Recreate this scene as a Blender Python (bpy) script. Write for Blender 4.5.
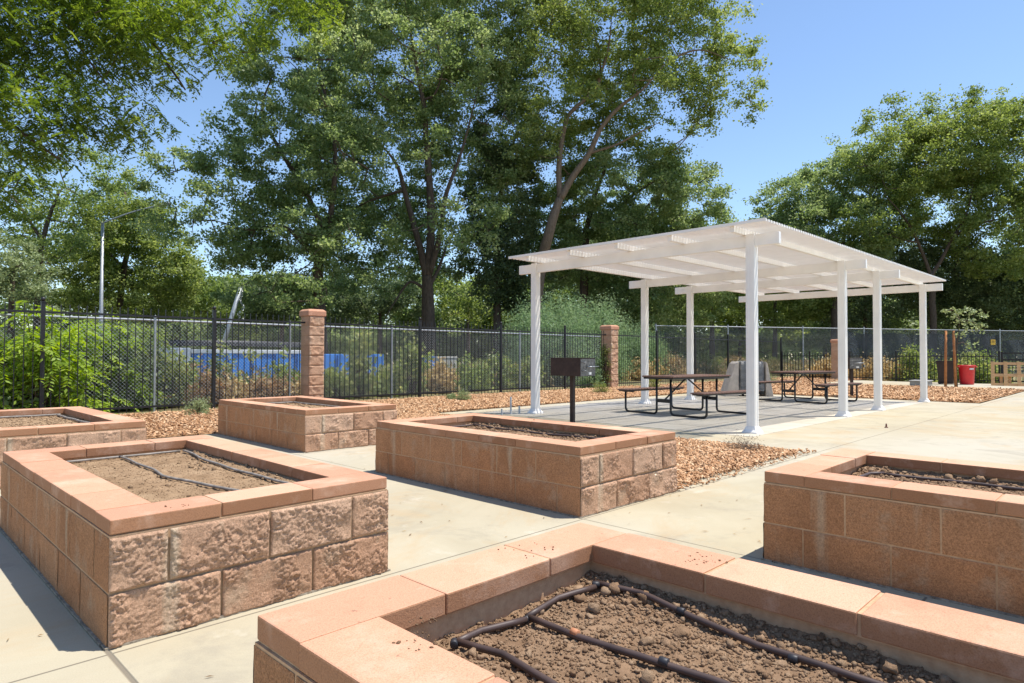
import bpy, math, random
import numpy as np
from mathutils import Matrix, Vector
R = math.radians
for o in list(bpy.data.objects): bpy.data.objects.remove(o)
sc = bpy.context.scene
COL = sc.collection

# ------------------------------------------------------------------ camera, sky, sun, exposure
FPX, YAW, PITCH, ROLL, CAMH = 650.98, 0.79505, 0.02133, 0.00259, 1.150
Fh = np.array([math.sin(YAW), math.cos(YAW), 0.]); Rh = np.array([math.cos(YAW), -math.sin(YAW), 0.]); Uh = np.array([0, 0, 1.])
CF = Fh*math.cos(PITCH) + Uh*math.sin(PITCH); CU = -Fh*math.sin(PITCH) + Uh*math.cos(PITCH)
CR = Rh*math.cos(ROLL) + CU*math.sin(ROLL); CU2 = -Rh*math.sin(ROLL) + CU*math.cos(ROLL)
cam = bpy.data.cameras.new('camera'); camo = bpy.data.objects.new('camera', cam); COL.objects.link(camo)
cam.sensor_width = 36; cam.lens = FPX*36/1024; cam.clip_start = 0.05; cam.clip_end = 2000
m = Matrix.Identity(4)
for i in range(3):
    m[i][0] = CR[i]; m[i][1] = CU2[i]; m[i][2] = -CF[i]
m[2][3] = CAMH
camo.matrix_world = m; sc.camera = camo

SUNV = np.array([0.28, -0.235, 1.0]); SUNV /= np.linalg.norm(SUNV)
w = bpy.data.worlds.new('World'); sc.world = w; w.use_nodes = True
nt = w.node_tree; bg = nt.nodes['Background']
sky = nt.nodes.new('ShaderNodeTexSky'); sky.sky_type = 'NISHITA'; sky.sun_disc = False
sky.sun_elevation = math.asin(SUNV[2]); sky.sun_rotation = math.atan2(SUNV[0], SUNV[1])
sky.air_density = 1.0; sky.dust_density = 0.15; sky.ozone_density = 3.0
nt.links.new(sky.outputs[0], bg.inputs[0]); bg.inputs[1].default_value = 0.148
sl = bpy.data.lights.new('sun', 'SUN'); sl.energy = 4.7; sl.angle = R(0.53); sl.color = (1.0, 0.955, 0.88)
so = bpy.data.objects.new('sun', sl); COL.objects.link(so)
so.rotation_euler = Vector(SUNV).to_track_quat('Z', 'Y').to_euler(); so.location = (0, 0, 60)
vs = sc.view_settings; vs.view_transform = 'Standard'; vs.look = 'None'; vs.gamma = 1; vs.exposure = 0.48; vs.use_curve_mapping = False
sc.cycles.max_bounces = 8; sc.cycles.transparent_max_bounces = 12

def W(px, row, D):            # point at pixel and depth: used to lay out far trees at real distances
    return np.array([0, 0, CAMH]) + D*(CF + CR*(px-512)/FPX - CU2*(row-341.5)/FPX)
def G(px, y0):                # ground point on the line y = y0 in a given direction
    d = CF + CR*(px-512)/FPX
    return d[0]/d[1]*y0

# ------------------------------------------------------------------ mesh helpers
class MB:
    def __init__(s): s.v = []; s.f = []; s.n = 0; s.q = []
    def add(s, v, f):
        v = np.asarray(v, float); s.v.append(v)
        s.f += [tuple(i+s.n for i in g) for g in f]; s.n += len(v); return s
    def quads(s, v, q):
        s.v.append(np.asarray(v, float)); s.q.append(np.asarray(q, int)+s.n); s.n += len(v); return s
    def box(s, x0, x1, y0, y1, z0, z1, M=None):
        v = np.array([(x, y, z) for z in (z0, z1) for y in (y0, y1) for x in (x0, x1)], float)
        if M is not None: v = v@M[0].T + M[1]
        return s.add(v, [(0, 2, 3, 1), (4, 5, 7, 6), (0, 1, 5, 4), (2, 6, 7, 3), (0, 4, 6, 2), (1, 3, 7, 5)])
    def bar(s, a, b, w, h=None, up=(0, 0, 1)):
        h = h or w; a = np.array(a, float); b = np.array(b, float); d = b-a; L = np.linalg.norm(d); d /= L
        up = np.array(up, float)
        if abs(d@up) > .99: up = np.array([1., 0, 0])
        x = np.cross(d, up); x /= np.linalg.norm(x); z = np.cross(x, d)
        v = [p+sx*x*w/2+sz*z*h/2 for p in (a, b) for sz in (-1, 1) for sx in (-1, 1)]
        return s.add(v, [(0, 1, 3, 2), (4, 6, 7, 5), (0, 4, 5, 1), (2, 3, 7, 6), (0, 2, 6, 4), (1, 5, 7, 3)])
    def tube(s, pts, r, n=8, cap=True):
        pts = np.array(pts, float); k = len(pts)
        r = np.full(k, r) if np.isscalar(r) else np.array(r, float)
        t = np.gradient(pts, axis=0); t /= np.linalg.norm(t, axis=1)[:, None]+1e-9
        up = np.array([0, 0, 1.]) if abs(t[0, 2]) < .9 else np.array([1., 0, 0])
        x = np.cross(t[0], up); x /= np.linalg.norm(x); V = []
        a = np.arange(n)*2*math.pi/n
        for i in range(k):
            x = x - t[i]*(x@t[i]); x /= np.linalg.norm(x); y = np.cross(t[i], x)
            V.append(pts[i]+r[i]*(np.cos(a)[:, None]*x+np.sin(a)[:, None]*y))
        F = [(i*n+j, i*n+(j+1) % n, (i+1)*n+(j+1) % n, (i+1)*n+j) for i in range(k-1) for j in range(n)]
        if cap: F += [tuple(range(n))[::-1], tuple((k-1)*n+j for j in range(n))]
        return s.add(np.vstack(V), F)
    def lathe(s, prof, n=20, c=(0, 0, 0)):
        a = np.arange(n)*2*math.pi/n; V = []
        for r, z in prof: V.append(np.stack([c[0]+r*np.cos(a), c[1]+r*np.sin(a), np.full(n, c[2]+z)], 1))
        k = len(prof)
        F = [(i*n+j, i*n+(j+1) % n, (i+1)*n+(j+1) % n, (i+1)*n+j) for i in range(k-1) for j in range(n)]
        F += [tuple(range(n))[::-1], tuple((k-1)*n+j for j in range(n))]
        return s.add(np.vstack(V), F)
    def build(s, name, mat, parent=None, smooth=False, bevel=0, loc=None, rnd=None):
        me = bpy.data.meshes.new(name)
        V = np.vstack(s.v)
        if s.q and not s.f:
            Q = np.vstack(s.q); fast_mesh(me, V, Q)
        else:
            F = list(s.f)
            for q in s.q: F += [tuple(t) for t in q.tolist()]
            me.from_pydata(V.tolist(), [], F)
        if rnd is not None:
            at = me.attributes.new('rnd', 'FLOAT', 'FACE'); at.data.foreach_set('value', np.asarray(rnd, np.float32))
        me.materials.append(mat)
        if smooth: me.polygons.foreach_set('use_smooth', [True]*len(me.polygons))
        me.update()
        o = bpy.data.objects.new(name, me); COL.objects.link(o)
        if parent: o.parent = parent
        if loc is not None: o.location = loc
        if bevel:
            b = o.modifiers.new('bevel', 'BEVEL'); b.width = bevel; b.segments = 2; b.limit_method = 'ANGLE'; b.angle_limit = R(40)
        return o
def fast_mesh(me, V, Q):
    nq = len(Q); k = Q.shape[1]
    me.vertices.add(len(V)); me.vertices.foreach_set('co', V.astype(np.float32).ravel())
    me.loops.add(nq*k); me.loops.foreach_set('vertex_index', Q.astype(np.int32).ravel())
    me.polygons.add(nq); me.polygons.foreach_set('loop_start', (np.arange(nq)*k).astype(np.int32))
    me.polygons.foreach_set('loop_total', np.full(nq, k, np.int32)); me.update(calc_edges=True)

def tag(o, label=None, cat=None, group=None, kind=None):
    if label: o['label'] = label
    if cat: o['category'] = cat
    if group: o['group'] = group
    if kind: o['kind'] = kind
    return o
def thing(name, label, cat, loc=(0, 0, 0), rz=0, group=None):
    o = bpy.data.objects.new(name, None); COL.objects.link(o); o.location = loc; o.rotation_euler = (0, 0, rz); o.empty_display_size = .2
    return tag(o, label, cat, group)
def dup(root, loc=None, rz=None, label=None, parent=None):
    c = root.copy(); COL.objects.link(c)
    if parent: c.parent = parent
    if loc is not None: c.location = loc
    if rz is not None: c.rotation_euler = (0, 0, rz)
    if label: c['label'] = label
    for ch in list(root.children): dup(ch, parent=c)
    return c

def hsh(ix, iy, iz, seed):
    h = (ix.astype(np.int64)*374761393 + iy.astype(np.int64)*668265263 + iz.astype(np.int64)*2147483647*3 + seed*974711) & 0xffffffff
    h = ((h ^ (h >> 13))*1274126177) & 0xffffffff; h = h ^ (h >> 16)
    return (h & 0xffff)/65535.0
def vn(p, seed=0):            # value noise in 0..1
    p = np.asarray(p, float); i = np.floor(p).astype(int); f = p-i; f = f*f*(3-2*f); r = 0
    for dx in (0, 1):
        for dy in (0, 1):
            for dz in (0, 1):
                wgt = (f[:, 0] if dx else 1-f[:, 0])*(f[:, 1] if dy else 1-f[:, 1])*(f[:, 2] if dz else 1-f[:, 2])
                r = r+wgt*hsh(i[:, 0]+dx, i[:, 1]+dy, i[:, 2]+dz, seed)
    return r
def fbm(p, o=4, seed=0):
    a = 1; s = 0; t = 0; p = np.asarray(p, float)
    for k in range(o): s = s+a*vn(p, seed+k*17); t += a; a *= .5; p = p*2.03+11.3
    return s/t

# ------------------------------------------------------------------ materials
class NT:
    def __init__(s, name, rough=.8, spec=.3):
        s.m = bpy.data.materials.new(name); s.m.use_nodes = True; s.t = s.m.node_tree; s.b = s.t.nodes['Principled BSDF']
        s.b.inputs['Roughness'].default_value = rough; s.b.inputs['Specular IOR Level'].default_value = spec
        s.co = s.t.nodes.new('ShaderNodeTexCoord')
    def N(s, ty, **k):
        n = s.t.nodes.new(ty)
        for a, b in k.items():
            if a.startswith('i_'): n.inputs[a[2:].replace('_', ' ')].default_value = b
            else: setattr(n, a, b)
        return n
    def L(s, a, b): s.t.links.new(a, b)
    def noise(s, scale, detail=4, rough=.55, vec=None, dist=0, coord='Object', dim='3D'):
        n = s.N('ShaderNodeTexNoise'); n.inputs['Scale'].default_value = scale; n.inputs['Detail'].default_value = detail
        n.inputs['Roughness'].default_value = rough; n.inputs['Distortion'].default_value = dist
        s.L(vec or s.co.outputs[coord], n.inputs['Vector']); return n.outputs['Fac']
    def ramp(s, fac, stops):
        r = s.N('ShaderNodeValToRGB'); e = r.color_ramp.elements
        while len(e) > 1: e.remove(e[0])
        e[0].position = stops[0][0]; e[0].color = tuple(stops[0][1])+(1,) if len(stops[0][1]) == 3 else stops[0][1]
        for p, c in stops[1:]:
            x = e.new(p); x.color = tuple(c)+(1,)
        s.L(fac, r.inputs[0]); return r.outputs[0]
    def mix(s, fac, a, b, mode='MIX'):
        n = s.N('ShaderNodeMix', data_type='RGBA', blend_type=mode)
        for v, i in ((fac, 0), (a, 6), (b, 7)):
            if isinstance(v, (int, float)): n.inputs[i].default_value = v
            elif isinstance(v, (tuple, list)): n.inputs[i].default_value = tuple(v)+(1,)
            else: s.L(v, n.inputs[i])
        return n.outputs[2]
    def math(s, op, a, b=None, clamp=False):
        n = s.N('ShaderNodeMath', operation=op, use_clamp=clamp)
        for i, v in enumerate((a, b)):
            if v is None: continue
            if isinstance(v, (int, float)): n.inputs[i].default_value = v
            else: s.L(v, n.inputs[i])
        return n.outputs[0]
    def smooth(s, v, a, b):   # map range a..b to 0..1
        n = s.N('ShaderNodeMapRange'); n.inputs[1].default_value = a; n.inputs[2].default_value = b; s.L(v, n.inputs[0]); return n.outputs[0]
    def bump(s, h, strength=.5, dist=.01, prev=None):
        n = s.N('ShaderNodeBump'); n.inputs['Strength'].default_value = strength; n.inputs['Distance'].default_value = dist
        s.L(h, n.inputs['Height']); 
        if prev: s.L(prev, n.inputs['Normal'])
        return n.outputs[0]
    def col(s, c):
        if isinstance(c, (tuple, list)): s.b.inputs['Base Color'].default_value = tuple(c)+(1,)
        else: s.L(c, s.b.inputs['Base Color'])
        return s
    def nrm(s, n): s.L(n, s.b.inputs['Normal']); return s
def simple(name, c, rough=.5, spec=.4, metal=0, var=.12, scale=8, bump=0, bscale=60):
    t = NT(name, rough, spec); t.b.inputs['Metallic'].default_value = metal
    n = t.noise(scale, 5); d = tuple(x*(1-var*1.6) for x in c); e = tuple(min(1, x*(1+var)) for x in c)
    t.col(t.ramp(n, [(.3, d), (.7, e)]))
    if bump: t.nrm(t.bump(t.noise(bscale, 4), .6, bump))
    return t.m
def attr(t, name='rnd'):
    return t.N('ShaderNodeAttribute', attribute_name=name).outputs['Fac']

def mat_block(name, c0, c1, c2, bump=.004):
    t = NT(name, .92, .15); a = attr(t)
    base = t.ramp(a, [(0, c0), (.5, c1), (1, c2)])
    sp = t.ramp(t.noise(170, 3, .7), [(.36, (.40, .35, .32)), (.5, (1, 1, 1)), (.6, (1.0, 1, 1)), (.72, (1.5, 1.48, 1.45))])
    c = t.mix(.55, base, sp, 'MULTIPLY')
    big = t.ramp(t.noise(4, 5, .6), [(.3, (.84, .83, .82)), (.7, (1.1, 1.08, 1.05))])
    c = t.mix(.8, c, big, 'MULTIPLY')
    c = t.mix(t.math('MULTIPLY', t.smooth(t.noise(2.1, 6, .7), .48, .66), .5), c, tuple(v*.62 for v in c0))
    c = t.mix(t.math('MULTIPLY', t.smooth(t.noise(3.3, 5, .7), .56, .70), .45), c, (.52, .40, .28))
    # vertical pale efflorescence streaks
    mp = t.N('ShaderNodeMapping'); mp.inputs['Scale'].default_value = (7, 7, .7); t.L(t.co.outputs['Object'], mp.inputs[0])
    st = t.smooth(t.noise(1.0, 3, .5, mp.outputs[0]), .60, .74)
    c = t.mix(t.math('MULTIPLY', st, .6), c, (.60, .50, .36))
    c = t.mix(.8, c, t.ramp(t.noise(95, 5, .8), [(.34, (.62, .58, .54)), (.5, (1, 1, 1)), (.68, (1.32, 1.30, 1.26))]), 'MULTIPLY')
    t.col(c); t.nrm(t.bump(t.noise(75, 6, .8), 1, bump*1.9)); return t.m
BLOCK = mat_block('split_face_block', (.56, .335, .215), (.61, .39, .26), (.66, .445, .31), .005)
BLOCKS = mat_block('sawn_block', (.47, .22, .105), (.52, .27, .14), (.56, .325, .18), .005)
t = NT('mortar', .95, .1); t.col(t.ramp(t.noise(40, 4), [(.3, (.46, .28, .16)), (.7, (.58, .38, .23))])); t.nrm(t.bump(t.noise(120, 4), .6, .003)); MORTAR = t.m
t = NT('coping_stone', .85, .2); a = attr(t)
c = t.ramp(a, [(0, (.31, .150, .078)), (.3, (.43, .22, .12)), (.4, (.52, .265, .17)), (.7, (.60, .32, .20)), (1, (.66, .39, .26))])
c = t.mix(.5, c, t.ramp(t.noise(260, 3, .7), [(.35, (.55, .5, .48)), (.5, (1, 1, 1)), (.75, (1.2, 1.18, 1.15))]), 'MULTIPLY')
c = t.mix(t.math('MULTIPLY', t.smooth(t.noise(4.5, 6, .7), .52, .74), .6), c, (.68, .46, .335))
c = t.mix(t.math('MULTIPLY', t.smooth(t.noise(2.6, 7, .75), .54, .68), .45), c, (.38, .20, .12))
pits = t.smooth(t.noise(55, 2, .5), .70, .78)
c = t.mix(t.math('MULTIPLY', pits, .6), c, (.22, .12, .08))
t.col(c); t.nrm(t.bump(t.noise(150, 5, .7), .7, .0025)); COPING = t.m
t = NT('garden_soil', .97, .05); a = attr(t)
c = t.ramp(a, [(0, (.20, .122, .072)), (.5, (.30, .195, .12)), (1, (.40, .28, .18))])
c = t.mix(.6, c, t.ramp(t.noise(30, 6, .7), [(.3, (.6, .57, .55)), (.7, (1.25, 1.22, 1.2))]), 'MULTIPLY')
t.col(c); t.nrm(t.bump(t.noise(160, 6, .75), 1, .006)); SOIL = t.m
t = NT('sandy_soil', .97, .05); a = attr(t)
c = t.ramp(a, [(0, (.24, .155, .09)), (.5, (.335, .225, .135)), (1, (.42, .295, .185))])
c = t.mix(.6, c, t.ramp(t.noise(14, 7, .75), [(.3, (.6, .57, .55)), (.7, (1.2, 1.18, 1.16))]), 'MULTIPLY')
t.col(c); t.nrm(t.bump(t.noise(160, 6, .75), 1, .006)); SOILL = t.m
t = NT('wood_mulch', .9, .15); a = attr(t)
c = t.ramp(a, [(0, (.14, .070, .036)), (.3, (.36, .185, .09)), (.65, (.54, .315, .17)), (1, (.72, .51, .32))])
t.col(c); MULCH = t.m
t = NT('mulch_bed', .95, .1)
t.col(t.ramp(t.noise(28, 6, .8), [(.3, (.15, .075, .035)), (.5, (.42, .235, .12)), (.7, (.62, .41, .24))])); t.nrm(t.bump(t.noise(35, 6, .8), 1, .03)); MULCHB = t.m
t = NT('dirt', .97, .05)
t.col(t.ramp(t.noise(.6, 8, .7), [(.3, (.10, .11, .05)), (.55, (.26, .22, .12)), (.75, (.42, .34, .22))])); t.nrm(t.bump(t.noise(4, 8, .8), .8, .08)); DIRT = t.m

t = NT('footing_mortar', .95, .1); t.col(t.ramp(t.noise(25, 6, .75), [(.35, (.16, .13, .10)), (.6, (.38, .33, .26))])); t.nrm(t.bump(t.noise(60, 5), .8, .01)); FOOT = t.m
# concrete with dark joint lines at set positions (object coords = world coords)
def concrete(name, c0, c1, xl, yl, stain=.5, wj=.006):
    t = NT(name, .85, .25); sep = t.N('ShaderNodeSeparateXYZ'); t.L(t.co.outputs['Object'], sep.inputs[0])
    c = t.ramp(t.noise(.9, 7, .62, dist=.6), [(.28, c0), (.72, c1)])
    c = t.mix(t.math('MULTIPLY', t.smooth(t.noise(.16, 2, .5), .42, .62), .6), c, tuple(x_*k_ for x_, k_ in zip(c1, (.98, 1.03, 1.22))))
    c = t.mix(t.math('MULTIPLY', t.smooth(t.noise(.7, 6, .7, dist=1.2), .52, .70), stain*1.3), c, (.44, .31, .17))
    c = t.mix(t.math('MULTIPLY', t.smooth(t.noise(1.3, 8, .75, dist=.8), .53, .66), .40), c, (.27, .24, .19))
    c = t.mix(t.math('MULTIPLY', t.smooth(t.noise(2.3, 7, .7), .60, .75), .35), c, (.70, .66, .58))
    c = t.mix(.25, c, t.ramp(t.noise(220, 2, .6), [(.35, (.7, .7, .7)), (.65, (1.15, 1.15, 1.15))]), 'MULTIPLY')
    c = t.mix(t.math('MULTIPLY', t.smooth(t.noise(38, 3, .6), .73, .78), .5), c, (.20, .15, .10))
    g = None
    for axis, ls in (('X', xl), ('Y', yl)):
        for l, wd in ls:
            d = t.math('ABSOLUTE', t.math('SUBTRACT', sep.outputs[axis], l))
            k = t.math('SUBTRACT', 1.0, t.smooth(d, wd*.6, wd*1.2))
            g = k if g is None else t.math('MAXIMUM', g, k)
    c = t.mix(t.math('MULTIPLY', g, .72), c, (.13, .105, .08))
    h = t.math('SUBTRACT', t.math('MULTIPLY', t.noise(60, 5, .7), .12), g)
    t.col(c); t.nrm(t.bump(h, .7, .008)); return t.m
CONC = concrete('concrete_paving', (.38, .325, .22), (.475, .42, .30),
    [(.722, .010), (3.64, .005), (8.1, .005), (12.3, .006), (16.2, .006), (20.0, .006), (-2.2, .006), (24.1, .006), (28, .006)],
    [(2.865, .005), (-1.3, .006), (7.03, .006), (.78, .006)])
PAD = concrete('patio_concrete', (.46, .41, .325), (.54, .49, .40), [(9.75+1.72*i, .010) for i in range(6)], [(5.25, .010), (6.85, .010), (8.4, .010)], .12)  # patio lines: slab joints, with the beams' shadow lines painted in as well
WHITE = simple('white_paint', (.85, .82, .78), .38, .45, var=.045, scale=2.2)
def _lat():
    t = NT('white_lattice', .4, .4); t.col(t.ramp(t.noise(4, 3), [(.3, (.88, .84, .78)), (.7, (.93, .89, .84))])); return t.m
LATT = _lat()
IRON = simple('black_iron', (.014, .014, .016), .45, .45, var=.3, scale=20)
GALV = simple('galvanised_steel', (.42, .44, .46), .42, .5, .55, .15, 15)
WIRE = simple('chain_wire', (.46, .48, .50), .45, .5, .3, .15, 15)
TUBE = simple('black_tube', (.016, .014, .013), .4, .5, var=.3)
def _tabletop():
    t = NT('brown_table_boards', .7, .3)
    t.col(t.ramp(t.noise(40, 3), [(.3, (.17, .095, .07)), (.7, (.26, .155, .12))]))
    wv = t.N('ShaderNodeTexVoronoi'); wv.inputs['Scale'].default_value = 38; t.L(t.co.outputs['Object'], wv.inputs['Vector'])
    t.nrm(t.bump(wv.outputs['Distance'], .6, .006)); return t.m
TTOP = _tabletop()
GRILL = simple('grill_steel', (.045, .027, .022), .55, .35, var=.25, scale=12)
GRILLG = simple('grill_grey_end', (.17, .165, .16), .5, .4, .3, .35, 30)
HOSE = simple('drip_tube', (.075, .048, .040), .48, .45, var=.2, scale=12)
HOSEG = simple('dusty_drip_tube', (.27, .235, .20), .6, .3, var=.3, scale=16)
BRASS = simple('orange_fitting', (.55, .24, .12), .6, .3, var=.2, scale=30)
BARK = None
def bark(name, a, b):
    t = NT(name, .95, .1); mp = t.N('ShaderNodeMapping'); mp.inputs['Scale'].default_value = (6, 6, 1.4); t.L(t.co.outputs['Object'], mp.inputs[0])
    n = t.noise(2.2, 7, .75, mp.outputs[0]); t.col(t.ramp(n, [(.3, a), (.7, b)])); t.nrm(t.bump(n, 1, .06)); return t.m
BARK = bark('oak_bark', (.055, .040, .030), (.17, .125, .095))
BARKL = bark('pale_bark', (.12, .09, .065), (.30, .225, .165))
def leafmat(name, dark, mid, light, trans=.35, rough=.5):
    t = NT(name, rough, .35); a = attr(t)
    c = t.ramp(a, [(0, dark), (.5, mid), (1, light)]); t.col(c)
    tr = t.N('ShaderNodeBsdfTranslucent'); hs = t.N('ShaderNodeHueSaturation'); hs.inputs['Hue'].default_value = .485
    hs.inputs['Saturation'].default_value = 1.15; hs.inputs['Value'].default_value = 1.5
    t.L(c, hs.inputs['Color']); t.L(hs.outputs[0], tr.inputs['Color'])
    mx = t.N('ShaderNodeMixShader'); mx.inputs[0].default_value = trans
    t.L(t.b.outputs[0], mx.inputs[1]); t.L(tr.outputs[0], mx.inputs[2])
    t.L(mx.outputs[0], t.t.nodes['Material Output'].inputs[0]); return t.m
L_OAK = leafmat('oak_leaves', (.08, .125, .046), (.20, .275, .10), (.39, .455, .23), .54)
L_OAK2 = leafmat('warm_oak_leaves', (.085, .125, .034), (.195, .26, .068), (.37, .43, .16), .5)
L_DARK = leafmat('dark_leaves', (.060, .092, .042), (.125, .175, .075), (.22, .27, .135), .45)
L_LITE = leafmat('light_green_leaves', (.09, .14, .04), (.17, .24, .07), (.28, .35, .12), .5)
L_ASH = leafmat('pinnate_leaves', (.055, .10, .018), (.14, .21, .036), (.28, .35, .075), .5)
L_FEATH = leafmat('feathery_leaves', (.10, .17, .075), (.20, .30, .15), (.32, .42, .23), .45)
L_BRIGHT = leafmat('bright_leaves', (.12, .20, .03), (.26, .38, .05), (.44, .56, .11), .5)
L_DRY = leafmat('dry_weeds', (.22, .15, .06), (.44, .33, .15), (.64, .52, .27), .3)
L_WEED = leafmat('weed_leaves', (.06, .10, .03), (.19, .25, .07), (.42, .42, .17), .5)
L_RUST = leafmat('rusty_leaves', (.12, .07, .03), (.30, .19, .09), (.45, .36, .19), .4)
L_SAGE = leafmat('sage_leaves', (.14, .19, .075), (.25, .31, .14), (.38, .43, .23), .3)

# ------------------------------------------------------------------ ground, paving, mulch
def sheet(name, x0, x1, y0, y1, z, mat, kind='structure', nx=1, ny=1, disp=None, th=None):
    xs = np.linspace(x0, x1, nx+1); ys = np.linspace(y0, y1, ny+1); X, Y = np.meshgrid(xs, ys)
    Z = np.full(X.shape, z, float)
    if disp is not None: Z = Z+disp(X, Y)
    V = np.stack([X.ravel(), Y.ravel(), Z.ravel()], 1); i = np.arange((nx+1)*(ny+1)).reshape(ny+1, nx+1)
    Q = np.stack([i[:-1, :-1].ravel(), i[:-1, 1:].ravel(), i[1:, 1:].ravel(), i[1:, :-1].ravel()], 1)
    b = MB().quads(V, Q); o = b.build(name, mat, smooth=nx > 1); tag(o, kind=kind); return o
sheet('ground', -600, 700, -600, 700, -.03, DIRT)
def slab(name, x0, x1, y0, y1, z, mat):
    b = MB(); b.box(x0, x1, y0, y1, -.12, z); return tag(b.build(name, mat), kind='structure')
slab('paving', -12, 8.0, -14, 9.72, 0, CONC)
slab('walkway', 8.0, 34.1, -14, 3.0, 0, CONC)
slab('patio_edge', 8.0, 19.45, 3.0, 10.15, -.001, CONC)
slab('back_walkway', 28.4, 33.8, 3.0, 12.4, -.002, CONC)
tag(MB().box(9.0, 18.85, 4.05, 9.62, -.05, .0035).build('patio', PAD), kind='structure')
PL = [(.728, 2.92), (3.65, 2.90), (.72, -.95), (3.64, -.98), (3.77, 7.10), (.75, 7.02)]
PW, PLN, PH = 1.30, 2.55, .50
def mb_disp(X, Y):
    e = np.minimum(1, np.minimum(np.abs(Y-3.0)*2, 4)); return .03*fbm(np.stack([X.ravel()*1.2, Y.ravel()*1.2, 0*X.ravel()], 1), 4, 5).reshape(X.shape)-.01
# planting beds: a low mound behind the planters, one strip beside the paving, one island at the back
mulch_rects = [(5.05, 7.93, 3.02, 10.2), (-6, 36, 10.2, 13.9), (-6, 8.0, 9.75, 10.2), (19.5, 28.35, 3.05, 10.2)]
beds = []
for k, (x0, x1, y0, y1) in enumerate(mulch_rects):
    nx = int((x1-x0)*5); ny = max(2, int((y1-y0)*5))
    beds.append(sheet('mulch_bed', x0, x1, y0, y1, -.004 + .0007*k, MULCHB, nx=nx, ny=ny, disp=mb_disp))
# the paving inside the planter rows stops where the strip starts
rng = np.random.default_rng(7)
def chips(n, x0, x1, y0, y1, seed, size=(.02, .06), zup=.02):
    r = np.random.default_rng(seed); x = r.uniform(x0, x1, n); y = r.uniform(y0, y1, n)
    L = r.uniform(*size, n)*.5; Wd = L*r.uniform(.25, .6, n); H = r.uniform(.002, .006, n)
    z = .012+mb_disp(x, y)+r.uniform(0, zup, n)
    a = r.uniform(0, 2*math.pi, n); tl = r.normal(0, .45, n); t2 = r.normal(0, .4, n)
    ux = np.stack([np.cos(a)*np.cos(tl), np.sin(a)*np.cos(tl), np.sin(tl)], 1)
    vx = np.stack([-np.sin(a)*np.cos(t2), np.cos(a)*np.cos(t2), np.sin(t2)], 1); wx = np.cross(ux, vx)
    c = np.stack([x, y, z], 1); V = []
    for sz in (-1, 1):
        for sx, sy in ((-1, -1), (1, -1), (1, 1), (-1, 1)):
            V.append(c+ux*(sx*L)[:, None]+vx*(sy*Wd*(1 if sz > 0 else .8))[:, None]+wx*(sz*H)[:, None])
    V = np.stack(V, 1).reshape(-1, 3); b = np.arange(n)[:, None]*8
    Q = np.concatenate([b+np.array([4, 5, 6, 7]), b+np.array([0, 1, 5, 4]), b+np.array([1, 2, 6, 5]), b+np.array([2, 3, 7, 6]), b+np.array([3, 0, 4, 7])])
    rr = np.tile(np.clip(r.beta(2.2, 1.6, n), 0, 1), 5); return V, Q, rr
mb = MB(); RR = []
for a in ((42000, 5.0, 7.97, 2.98, 10.1, 1, (.012, .055)), (300, 4.9, 8.12, 2.84, 3.0, 11, (.01, .04)), (34000, 4.9, 20, 10.13, 13.8, 2, (.025, .08)), (3500, 2.1, 5.0, 9.75, 13.8, 3, (.025, .08)),
          (5000, 20, 36, 10.2, 13.8, 5, (.05, .12)), (15000, 19.5, 28.3, 3.1, 10.1, 4, (.05, .12))):
    V, Q, rr = chips(*a); mb.quads(V, Q); RR.append(rr)
tag(mb.build('mulch', MULCH, rnd=np.concatenate(RR)), kind='stuff')

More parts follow.
